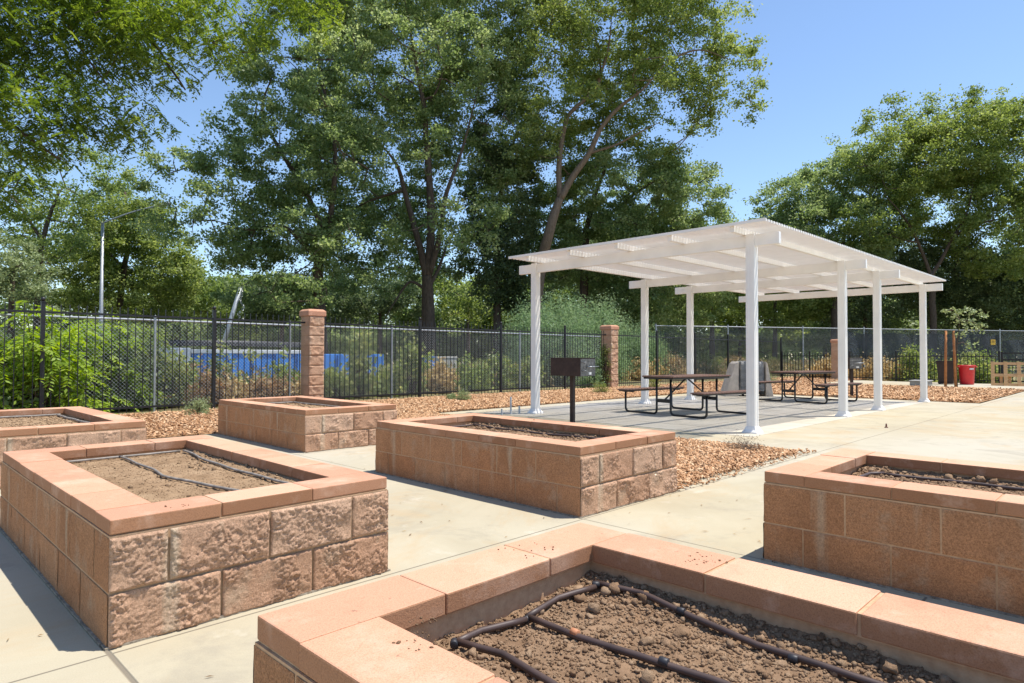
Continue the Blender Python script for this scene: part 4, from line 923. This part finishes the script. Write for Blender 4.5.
for k, (px_, D, ls, m_, lab) in enumerate(((712, 52, [(700, 285, 45, 38), (735, 262, 40, 34)], L_LITE, 'bright green tree seen under the pergola roof between its posts'),
    (775, 56, [(775, 290, 48, 40), (810, 275, 40, 40)], L_OAK2, 'mid green bushy tree under the pergola roof, right of the front post'),
    (865, 57, [(865, 290, 50, 42), (895, 262, 42, 40)], L_DARK, 'very dark tree filling the gap between the far pergola posts'),
    (985, 56, [(975, 292, 52, 40), (1015, 300, 50, 42), (945, 275, 44, 36)], L_DARK, 'very dark tree behind the red bin and windscreen'),
    (640, 50, [(640, 285, 55, 40), (610, 262, 40, 36)], L_DARK, 'dark tree behind the ivy pillar and the feathery shrub'),
    (1065, 54, [(1060, 260, 50, 70), (1075, 200, 40, 50)], L_OAK, 'tree at the very right edge, cut by the frame'))):
    tree('bushy_tree', lab, RB, [([gnd(px_, D), P(px_, 310, D), P(px_, ls[0][1], D)], .26, .10)], [lob(a, b_, D, c_, d_) for a, b_, c_, d_ in ls], m_, BARK, 50+k, per=.55, leafs=70, crad=.8, lsize=.18, gap=.30, twig=.25)

# near overhanging tree with pinnate leaves; its trunk stands left of the view
def pinnate(C, r, ln=.22, lf=.06, nl=9, droop=.5):
    n = len(C); a = r.uniform(0, 6.28, n); dr = -np.abs(r.normal(droop, .35, n)); d = nz(np.stack([np.cos(a), np.sin(a), dr], 1))
    up = np.array([0, 0, 1.]); sd = nz(np.cross(d, up)); Cs = []; Ds = []
    for k in range(nl):
        t_ = (k+1)/nl; pos = C+d*(ln*t_)+np.array([0, 0, -1.])*(ln*.35*t_*t_)
        for s_ in ((-1, 1) if k < nl-1 else (0,)):
            dd = nz(sd*s_*.85+d*.6+np.array([0, 0, -.25])); Cs.append(pos+dd*lf*.5); Ds.append(dd)
    Cs = np.concatenate(Cs); Ds = np.concatenate(Ds); m_ = len(Cs)
    nn = nz(np.array([0, 0, 1.])+r.normal(size=(m_, 3))*.45); nn = nz(nn-Ds*(nn*Ds).sum(1)[:, None]); b = np.cross(nn, Ds); s = (lf*r.uniform(.75, 1.2, m_))[:, None]
    V = np.stack([Cs-Ds*s*.5, Cs+b*s*.21-Ds*s*.1, Cs+Ds*s*.5, Cs-b*s*.21-Ds*s*.1], 1).reshape(-1, 3)
    return V, np.arange(4*m_).reshape(m_, 4), np.tile(np.arange(n), 2*nl-1)
def near_tree():
    r = np.random.default_rng(77); K = 1.5; base = gnd(-420, 9.5*K)
    T = thing('shade_tree', 'near shade tree with drooping feather-like leaves hanging in from the top left corner', 'tree', tuple(base*[1, 1, 0]))
    base = base*[1, 1, 0]
    limbs = [([gnd(-420, 9.5*K), P(-410, 200, 9.5*K), P(-380, 60, 9.7*K)], .24, .17), ([P(-385, 80, 9.7*K), P(-200, -40, 10*K), P(-40, -60, 10.5*K), P(80, -20, 11*K), P(150, 40, 11*K), P(185, 90, 11*K)], .13, .02),
             ([P(-390, 110, 9.7*K), P(-250, 60, 9.6*K), P(-100, 70, 9.6*K), P(0, 120, 9.6*K), P(60, 160, 9.8*K)], .11, .02), ([P(-100, -60, 10.3*K), P(60, -60, 11.5*K), P(200, -40, 12.2*K), P(300, -20, 12.6*K)], .09, .02),
             ([P(60, -25, 11*K), P(70, 30, 10.6*K), P(110, 90, 10.4*K)], .05, .015), ([P(-380, 60, 9.7*K), P(-420, -150, 10*K)], .15, .06)]
    tk = MB(); br = tk; sk = []
    for i, (p, a, b_) in enumerate(limbs):
        q = smooth_path(p, 6); q = q+(vn(q*2, 5)[:, None]-.5)*.1; rr = np.linspace(a, b_, len(q)); (tk if i == 0 else br).tube(q-base, rr, 10); 
        if i: sk.append(q)
    sk = np.vstack(sk)
    lobes = [lob(55, 30, 10.6*K, 85, 48, 1.5*K), lob(150, 44, 10.8*K, 62, 31, 1.3*K), lob(205, 20, 11.2*K, 70, 30, 1.2*K), lob(285, -5, 12*K, 60, 22, 1.1*K), lob(20, 110, 9.8*K, 60, 48, 1.2*K), lob(110, 110, 10.5*K, 52, 26, 1.1*K),
             lob(-5, 175, 9.6*K, 40, 38, 1.0*K), lob(60, -50, 11*K, 160, 50, 1.8*K), lob(-120, 60, 10*K, 110, 120, 1.6*K), lob(-250, -60, 10*K, 150, 90, 2.0*K)]
    cc = []
    for c, rad in lobes:
        n = int(4/3*math.pi*np.prod(rad)*17); d = nz(r.normal(size=(n, 3))); q = .25+.75*r.random(n)**.5; wob = .75+.5*fbm(d*2.5+c, 3, 3)
        p = c+d*rad*(q*wob)[:, None]; k = fbm(p*1.5, 2, 9) > .34; cc.append(p[k])
    cc = np.vstack(cc)
    cnt = len(sk); cap_ = np.zeros((cnt+len(cc)*2, 3)); cap_[:cnt] = sk
    sel = r.permutation(len(cc))[:int(len(cc)*.15)]
    sel = sel[np.argsort(((cc[sel][:, None]-sk[None, ::3])**2).sum(-1).min(1))]
    for j in sel:
        q = cc[j]; d = ((cap_[:cnt]-q)**2).sum(1); a = cap_[d.argmin()]; ds = math.sqrt(d.min()); mid = (a+q)/2+r.normal(size=3)*ds*.1+[0, 0, .04]
        br.tube(np.array([a, mid, q])-base, [min(.03, .005+ds*.012), .005, .002], 4, cap=False); cap_[cnt] = mid; cap_[cnt+1] = q; cnt += 2
    sub = np.repeat(cc, 4, axis=0)+r.normal(size=(len(cc)*4, 3))*.19
    V, Q, idx = pinnate(sub, r, .30, .118, 6, .4)
    cr = np.repeat(r.random(len(cc)), 4); rv = np.clip(.05+.55*cr[idx]+.4*r.random(len(idx)), 0, 1)
    tk.build('trunk', BARK, T, smooth=True); MB().quads(V-base, Q).build('crown', L_ASH, T, rnd=rv)
near_tree()

# shrubs and weeds between and behind the fences
def shrub(name, label, x, y, rx, ry, h, m_, seed, n=60, leafs=60, crad=.22, lsize=.06, group=None, stems=7, asp=.6, up=.3, z0=.1, twigm=BARK, cat='shrub', gap=.3):
    r = np.random.default_rng(seed); T = thing(name, label, cat, (x, y, 0), 0, group)
    d = nz(r.normal(size=(n, 3))); d[:, 2] = np.abs(d[:, 2]); q = .35+.65*r.random(n)**.6; wob = .7+.6*fbm(d*2.3+seed, 3, seed)
    c = d*np.array([rx, ry, h-z0])*(q*wob)[:, None]+[0, 0, z0]; low = r.random(n) < .25; c[low, 2] *= .4
    c = c[fbm(c*2.0+seed, 2, seed) > gap]
    st = MB()
    for p in c[:stems*6]: 
        b = np.array([p[0]*.15, p[1]*.15, 0]); st.tube([b, (b+p)/2+r.normal(size=3)*.05*h+[0, 0, .08*h], p], [.004+.008*h, .003+.005*h, .002], 4, cap=False)
    k = r.integers(int(leafs*.6), int(leafs*1.4), len(c)); idx = np.repeat(np.arange(len(c)), k)
    C = c[idx]+r.normal(size=(len(idx), 3))*.5*crad; C[:, 2] = np.maximum(C[:, 2], .02)
    V, Q = leaf_quads(C, lsize, r, asp, up); rv = np.clip(.1+.5*r.random(len(c))[idx]+.4*r.random(len(idx)), 0, 1)
    st.build('stems', twigm, T); MB().quads(V, Q).build('foliage', m_, T, rnd=rv)
    return T
# feathery shrub
def fx(px_, y): return G(px_, y)
for k, (px_, y_, rx, h, lab) in enumerate(((548, 17.2, 2.1, 3.6, 'feathery pale green shrub mass directly behind the white corner post'), (592, 17.6, 2.3, 3.7, 'feathery pale green shrub reaching over the fence left of the ivy pillar'), (634, 18.5, 1.7, 2.7, 'feathery shrub spilling behind the fence right of the ivy pillar'))):
    shrub('feathery_shrub', lab, fx(px_, y_), y_, rx, 1.3, h, L_FEATH, 100+k, n=330, leafs=90, crad=.50, lsize=.12, asp=.24, stems=12, group='feathery shrubs behind the fence', z0=.5, gap=.3, up=.9)
# tree-of-heaven like bright shrub, far left
r0 = np.random.default_rng(5)
def bright(px_, y_, h, rx, lab, seed, m_=L_BRIGHT, n=90):
    x = fx(px_, y_); r = np.random.default_rng(seed); T = thing('leafy_shrub', lab, 'shrub', (x, y_, 0), 0, 'bright compound-leaved shrubs at the left fence')
    d = nz(r.normal(size=(n, 3))); d[:, 2] = np.abs(d[:, 2]); c = d*np.array([rx, .5, h-.3])*(.35+.65*r.random(n)**.6)[:, None]+[0, 0, .25]
    st = MB()
    for p in c[:40]: st.tube([(p[0]*.2, p[1]*.2, 0), p*.55+[0, 0, .2], p], [.02, .012, .004], 5, cap=False)
    sub = np.repeat(c, 5, axis=0)+r.normal(size=(len(c)*5, 3))*.10
    V, Q, idx = pinnate(sub, r, .34, .115, 6, .25); cr = np.repeat(r.random(len(c)), 5)
    st.build('stems', BARK, T); MB().quads(V, Q).build('foliage', m_, T, rnd=np.clip(.1+.5*cr[idx]+.4*r.random(len(idx)), 0, 1))
bright(40, 14.35, 2.15, .8, 'bright yellow-green shrub poking over the iron fence near its left post', 3)
bright(95, 15.3, 2.0, 1.0, 'bright leafy shrub behind the fence, right of the left post', 4)
bright(-20, 15.2, 1.9, 1.0, 'bright leafy shrub at the left edge behind the fence', 6, L_ASH)
bright(130, 16.6, 2.1, .9, 'tall green compound-leaved shrub behind the chain link near its left pipe post', 8, L_ASH)
WG = 'weedy bushes behind the fences'
ws = [(-30, 16.2, 1.3, 1.7, L_DARK, 'dark shaded bush at the far left behind the fence'), (20, 14.5, .9, .8, L_OAK, 'low green bush under the bright shrub'), (75, 16.4, 1.2, 1.5, L_DARK, 'dark bush behind the second bright shrub'),
      (128, 15.4, .8, 1.7, L_DARK, 'dark rusty tall bush left of the silver pipe post'), (165, 15.6, .7, 1.5, L_WEED, 'green bush directly behind the silver pipe post'), (200, 15.4, .6, .85, L_RUST, 'rust-brown bush left of the ball-topped post'),
      (235, 15.8, .6, .62, L_DRY, 'dry yellow weeds in front of the blue container'), (268, 15.6, .5, .60, L_RUST, 'rusty weeds just left of the tall block pillar'), (290, 15.6, .45, .55, L_DRY, 'dry weeds touching the tall block pillar'),
      (335, 15.5, .5, .75, L_WEED, 'green weeds right of the tall block pillar'), (362, 15.6, .4, 1.85, L_WEED, 'tall thin weed in front of the blue container'), (392, 15.7, .5, .85, L_WEED, 'leafy weeds at the right end of the blue container'),
      (412, 15.6, .4, 1.7, L_WEED, 'tall weed climbing left of the middle fence post'), (438, 15.8, .6, .9, L_DRY, 'dry weeds in front of the narrow blue bin'), (470, 16.0, .9, 1.25, L_OAK2, 'rounded green bush right of the beige box'),
      (500, 16.2, .9, 1.2, L_WEED, 'green bush behind the iron post left of the corner post'), (530, 15.8, .8, 1.0, L_WEED, 'low bush behind the corner post'), (565, 16.0, .9, 1.2, L_DARK, 'dark undergrowth behind the brown box grill'),
      (640, 17.4, 1.0, .9, L_DRY, 'dry brush right of the ivy pillar'), (670, 19.5, 1.5, 1.4, L_DRY, 'tan dry brush behind the first picnic table'), (705, 20.0, 1.6, 1.3, L_WEED, 'olive brush behind the table, left of the covered cart'),
      (735, 21.0, 1.6, 1.2, L_DRY, 'tan brush directly behind the covered cart'), (770, 20.5, 1.5, 1.1, L_WEED, 'olive brush right of the covered cart')]
for k, (px_, y_, rx, h, m_, lab) in enumerate(ws):
    shrub('weedy_bush', lab, fx(px_, y_), y_, rx, .45 if y_ < 17 else 1.2, h, m_, 200+k, n=int(40+48*rx*h), leafs=30, crad=.24, lsize=.115, group=WG, gap=.40, up=.7)
shrub('ivy', 'ivy sprawling at the left foot of the second block pillar', pb_x-.75, FY+.15, .75, .15, 1.2, L_FEATH, 301, n=60, leafs=60, crad=.2, lsize=.06, cat='ivy')
shrub('ivy', 'green ivy clinging to the left side of the second block pillar near its top', pb_x-.26, FY-.02, .10, .22, 1.7, L_WEED, 303, n=40, leafs=40, crad=.12, lsize=.05, cat='ivy', z0=.8)
SG = 'young shrubs planted in the mulch'
for px_, y_, s_, m_, lab in ((199.5, 12.95, .23, L_SAGE, 'small pale sage shrub beside the ball-topped fence post'), (463, 12.35, .19, L_SAGE, 'small low green tuft in the mulch behind the middle bed'), (601, 11.9, .27, L_WEED, 'small green shrub in the mulch at the foot of the ivy pillar'), (653, 12.6, .3, L_WEED, 'small green shrub in the mulch behind the first picnic table'), (772, 11.2, .28, L_SAGE, 'small shrub in the mulch right of the covered cart'), (452, 12.7, .12, L_SAGE, 'tiny green tuft left of the low tuft in the mulch')):
    shrub('young_shrub', lab, fx(px_, y_), y_, s_, s_, s_*1.5, m_, int(px_), n=40, leafs=40, crad=s_*.4, lsize=.035, group=SG, z0=.02, asp=.35, up=.6, gap=.1)
shrub('dead_shrub', 'flattened grey dead shrub on the mulch corner near the front pergola post', 7.62, 3.55, .26, .22, .15, leafmat('dead_twigs', (.10, .07, .045), (.20, .15, .10), (.30, .24, .17), .1), 411, n=60, leafs=30, crad=.10, lsize=.03, asp=.15, z0=.02, gap=.1)
# young staked tree
tree('young_tree', 'slender young tree tied between two orange stakes beside the red bin', None, [([(29.15, 5.2, 0), (29.15, 5.2, 1.4), (29.2, 5.1, 2.5)], .03, .012)],
     [((29.0, 5.45, 2.75), (.42, .42, .22)), ((29.4, 4.75, 2.75), (.5, .5, .2)), ((29.2, 5.1, 2.2), (.7, .7, .35)), ((29.4, 4.8, 1.6), (.4, .4, .45))], L_SAGE, BARK, 61, per=22, leafs=12, crad=.22, lsize=.10, gap=.36, twig=.6)
shrub('weedy_bush', 'green weeds growing behind the dark bin beside the low fence', 35.6, 8.0, .9, .9, 1.5, L_WEED, 501, n=80, leafs=50, crad=.35, lsize=.12, group=WG)
shrub('weedy_bush', 'green weeds behind the low fence between the red bin and the gate', 36.0, 5.6, 1.2, 1.2, 1.3, L_WEED, 502, n=90, leafs=50, crad=.35, lsize=.12, group=WG)
shrub('weedy_bush', 'yellow-green weeds behind the gate at the right edge', 37.5, 2.8, 1.5, 1.2, 1.7, L_LITE, 503, n=110, leafs=50, crad=.35, lsize=.12, group=WG)
shrub('weedy_bush', 'olive weeds behind the low fence near the orange pillar', 36.5, 12.0, 1.6, 1.4, 1.0, L_DRY, 504, n=110, leafs=50, crad=.35, lsize=.12, group=WG)
shrub('weedy_bush', 'dry weeds behind the low fence between the far pergola posts', 36.5, 9.6, 1.4, 1.2, .9, L_DRY, 505, n=100, leafs=50, crad=.35, lsize=.12, group=WG)

def brush():
    r = np.random.default_rng(99); VV = []; QQ = []; RV = []; n0 = 0
    for i in range(1500):
        u = r.random(); y = 16.3+18*u*u+r.random(); x = r.uniform(-12+y*.1, 62)
        if (x > 19 and x < 36 and y < 19): continue
        if -1 < x-G(192, CB0) < (G(384, CB0)-G(192, CB0))+.5 and CB0-.8 < y < CB0+2.5: continue
        h = r.uniform(.35, 1.15); n = int(60+40*h); kind = r.random()
        b = np.array([x, y, 0])+r.normal(size=(n, 3))*[.35, .35, 0]; b[:, 2] = r.random(n)*h*.8
        V, Q = leaf_quads(b, .16+.05*h, r, .22, 0., .5, dirs=np.tile([0, 0, 1.], (n, 1)))
        VV.append(V); QQ.append(Q+n0); n0 += len(V); RV.append(np.clip(kind+r.uniform(-.25, .25, n), 0, 1))
    t = leafmat('wild_brush', (.09, .12, .035), (.22, .20, .08), (.48, .36, .19), .3)
    tag(MB().quads(np.vstack(VV), np.vstack(QQ)).build('brush', t, rnd=np.concatenate(RV)), kind='stuff')
CB0 = 19.5
for k, (px_, h, m_, lab) in enumerate(((222, 1.25, L_WEED, 'loose green weed between the ball-topped post and the silver pipe post'), (252, 1.35, L_WEED, 'spindly green weed in the middle of the blue container'), (283, 1.2, L_OAK2, 'leafy green weed beside the silver pipe post near the pillar'),
    (348, 1.0, L_OAK2, 'leafy weed just right of the tall block pillar, before the container'), (376, .8, L_DRY, 'straw coloured weed before the right end of the blue container'), (182, 1.3, L_OAK2, 'leafy weed before the white end of the blue container'), (425, 1.3, L_OAK2, 'leafy weed at the foot of the middle iron post'))):
    shrub('weedy_bush', lab, fx(px_, 16.4), 16.4, .42, .4, h, m_, 700+k, n=34, leafs=22, crad=.2, lsize=.12, group=WG, gap=.42, up=.7)
brush()
def far_wood():
    r = np.random.default_rng(31); n = 60000; px_ = r.uniform(-120, 1150, n); D_ = r.uniform(80, 92, n)
    top = 3.2+3.4*fbm(np.stack([px_*.02, 0*px_, 0*px_], 1), 4, 3); z = top*r.random(n)**.8
    C = np.array([0, 0, 0.])+D_[:, None]*(Fh+Rh*((px_-512)/FPX)[:, None]); C[:, 2] = z
    V, Q = leaf_quads(C, .55, r, .8, .8)
    tag(MB().quads(V, Q).build('far_wood', L_OAK, rnd=np.clip(.5*fbm(C*.25, 2, 8)+.5*r.random(n), 0, 1)), kind='stuff')
far_wood()
# ------------------------------------------------------------------ things beyond the left fence
BLUE = simple('blue_paint', (.05, .23, .66), .5, .4, var=.2, scale=2.5)
WRIM = simple('white_rim', (.62, .64, .66), .5, .4, var=.12)
CB = 19.5
xa, xb = G(192, CB), G(384, CB)
dz_ = thing('blue_container', 'long blue steel container with a white rim behind the weeds and chain link', 'container', (xa, CB, 0))
Lc = xb-xa
MB().box(0, Lc, 0, 2.2, .10, 1.18).build('body', BLUE, dz_, bevel=.02)
MB().box(-.03, Lc*.62, -.04, 2.24, 1.182, 1.30).build('rim', WRIM, dz_, bevel=.015)
MB().box(-.62, -.035, -.02, 2.22, .35, 1.34).build('end_panel', WRIM, dz_, bevel=.02)
for k in range(9):
    x_ = (k+.5)*Lc/9; MB().box(x_-.05, x_+.05, -.055, -.002, .20, 1.17).build('rib', BLUE, dz_)
for k in range(2):
    x_ = Lc*(.15+.7*k); MB().tube([(x_, -.04, .14), (x_, .1, .14)], .14, 16).build('roller', TUBE, dz_)
pp = MB().tube([(0, 0, 0), (2.0, 0, .03), (4.6, 0, 0)], .085, 12).build('dark_pipe', simple('dark_pipe_paint', (.05, .05, .055), .6), None, smooth=True); pp.location = (G(168, CB)+.0, CB+.3, 1.47)
tag(pp, 'dark horizontal pipe lying along the top of the blue container', 'pipe')
bb = thing('narrow_bin', 'narrow upright blue bin just right of the middle fence post', 'bin', (G(429, 17.5), 17.5, 0))
MB().box(-.11, .11, -.2, .2, .20, 1.06).build('body', BLUE, bb, bevel=.02); MB().box(-.12, .12, -.22, .22, 1.062, 1.10).build('lid', BLUE, bb, bevel=.01)
MB().box(-.09, .09, -.15, .15, 0, .2).build('foot', TUBE, bb)
bx = thing('utility_cabinet', 'beige utility cabinet beside the narrow blue bin', 'cabinet', (G(443, 18.0), 18.0, 0))
MB().box(-.40, .40, -.3, .3, 0, 1.05).build('body', simple('cabinet_beige', (.50, .47, .41), .7), bx, bevel=.02); MB().box(-.43, .43, -.33, .33, 1.052, 1.10).build('lid', simple('cabinet_lid', (.6, .58, .53), .6), bx, bevel=.01)
MB().box(-.36, -.012, -.312, -.3005, .08, 1.0).box(.012, .36, -.312, -.3005, .08, 1.0).build('door', simple('cabinet_door', (.47, .44, .38), .6), bx)
# leaning silver boom with chain
lp = thing('leaning_pole', 'silver pole leaning right behind the fence with a loose chain at its tip', 'pole', tuple(W(212, 356, 27)*[1, 1, 0]))
b0 = np.array(lp.location); p0 = W(213, 378, 27)-b0; p1 = W(240.5, 288, 27)-b0
MB().tube([p0, p1], .085, 14).build('shaft', GALV, lp, smooth=True)
MB().tube([p0+[0, 0, .0], p0*[1, 1, 0]], .12, 12).build('footing', GALV, lp)
ch = MB(); q0 = p1.copy()
for k in range(14):
    c = q0+np.array([.05+.012*k*math.sin(k), 0, -.10*k]); ch.tube([c+[.03*math.cos(a), .03*math.sin(a)*(k % 2), .05*math.sin(a)] for a in np.linspace(0, 6.28, 9)], .010, 5, cap=False)
ch.build('chain', GALV, lp)
# street lamp
D = 40; lb = gnd(100.5, D); lb[2] = 0
la = thing('street_lamp', 'grey street lamp with a long upswept arm above the left fence', 'street lamp', tuple(lb))
top = W(101, 222, D)-lb; tip = W(158, 205.5, D)-lb; mid_ = W(131, 212.5, D)-lb
MB().tube([(0, 0, 0), (0, 0, .8), (0, 0, top[2])], [.13, .115, .085], 14).build('pole', GALV, la, smooth=True)
MB().tube(smooth_path([top+[0, 0, -.1], mid_, tip], 6), .045, 10).build('arm', GALV, la, smooth=True)
h0 = tip; h1 = W(171, 203.5, D)-lb
MB().tube([h0+(h1-h0)*t_ for t_ in (-.15, 0, .3, .8, 1)], [.05, .09, .13, .11, .04], 12).build('lamp_head', simple('lamp_grey', (.55, .57, .58), .5), la, smooth=True)
MB().lathe([(.2, 0), (.2, .05), (.13, .09)], 12).build('base_plate', GALV, la)
tag(MB().box(-40, 90, 36, 52, -.2, -.012).build('road', simple('asphalt', (.06, .06, .062), .9, .2, var=.2, scale=2), None), kind='structure')
for o in bpy.data.objects:
    if o.type == 'MESH' and len(o.data.polygons) > 120000: print(o.name, o.parent.name if o.parent else '', len(o.data.polygons))
print('faces', sum(len(o.data.polygons) for o in bpy.data.objects if o.type == 'MESH'), 'objects', len(bpy.data.objects))
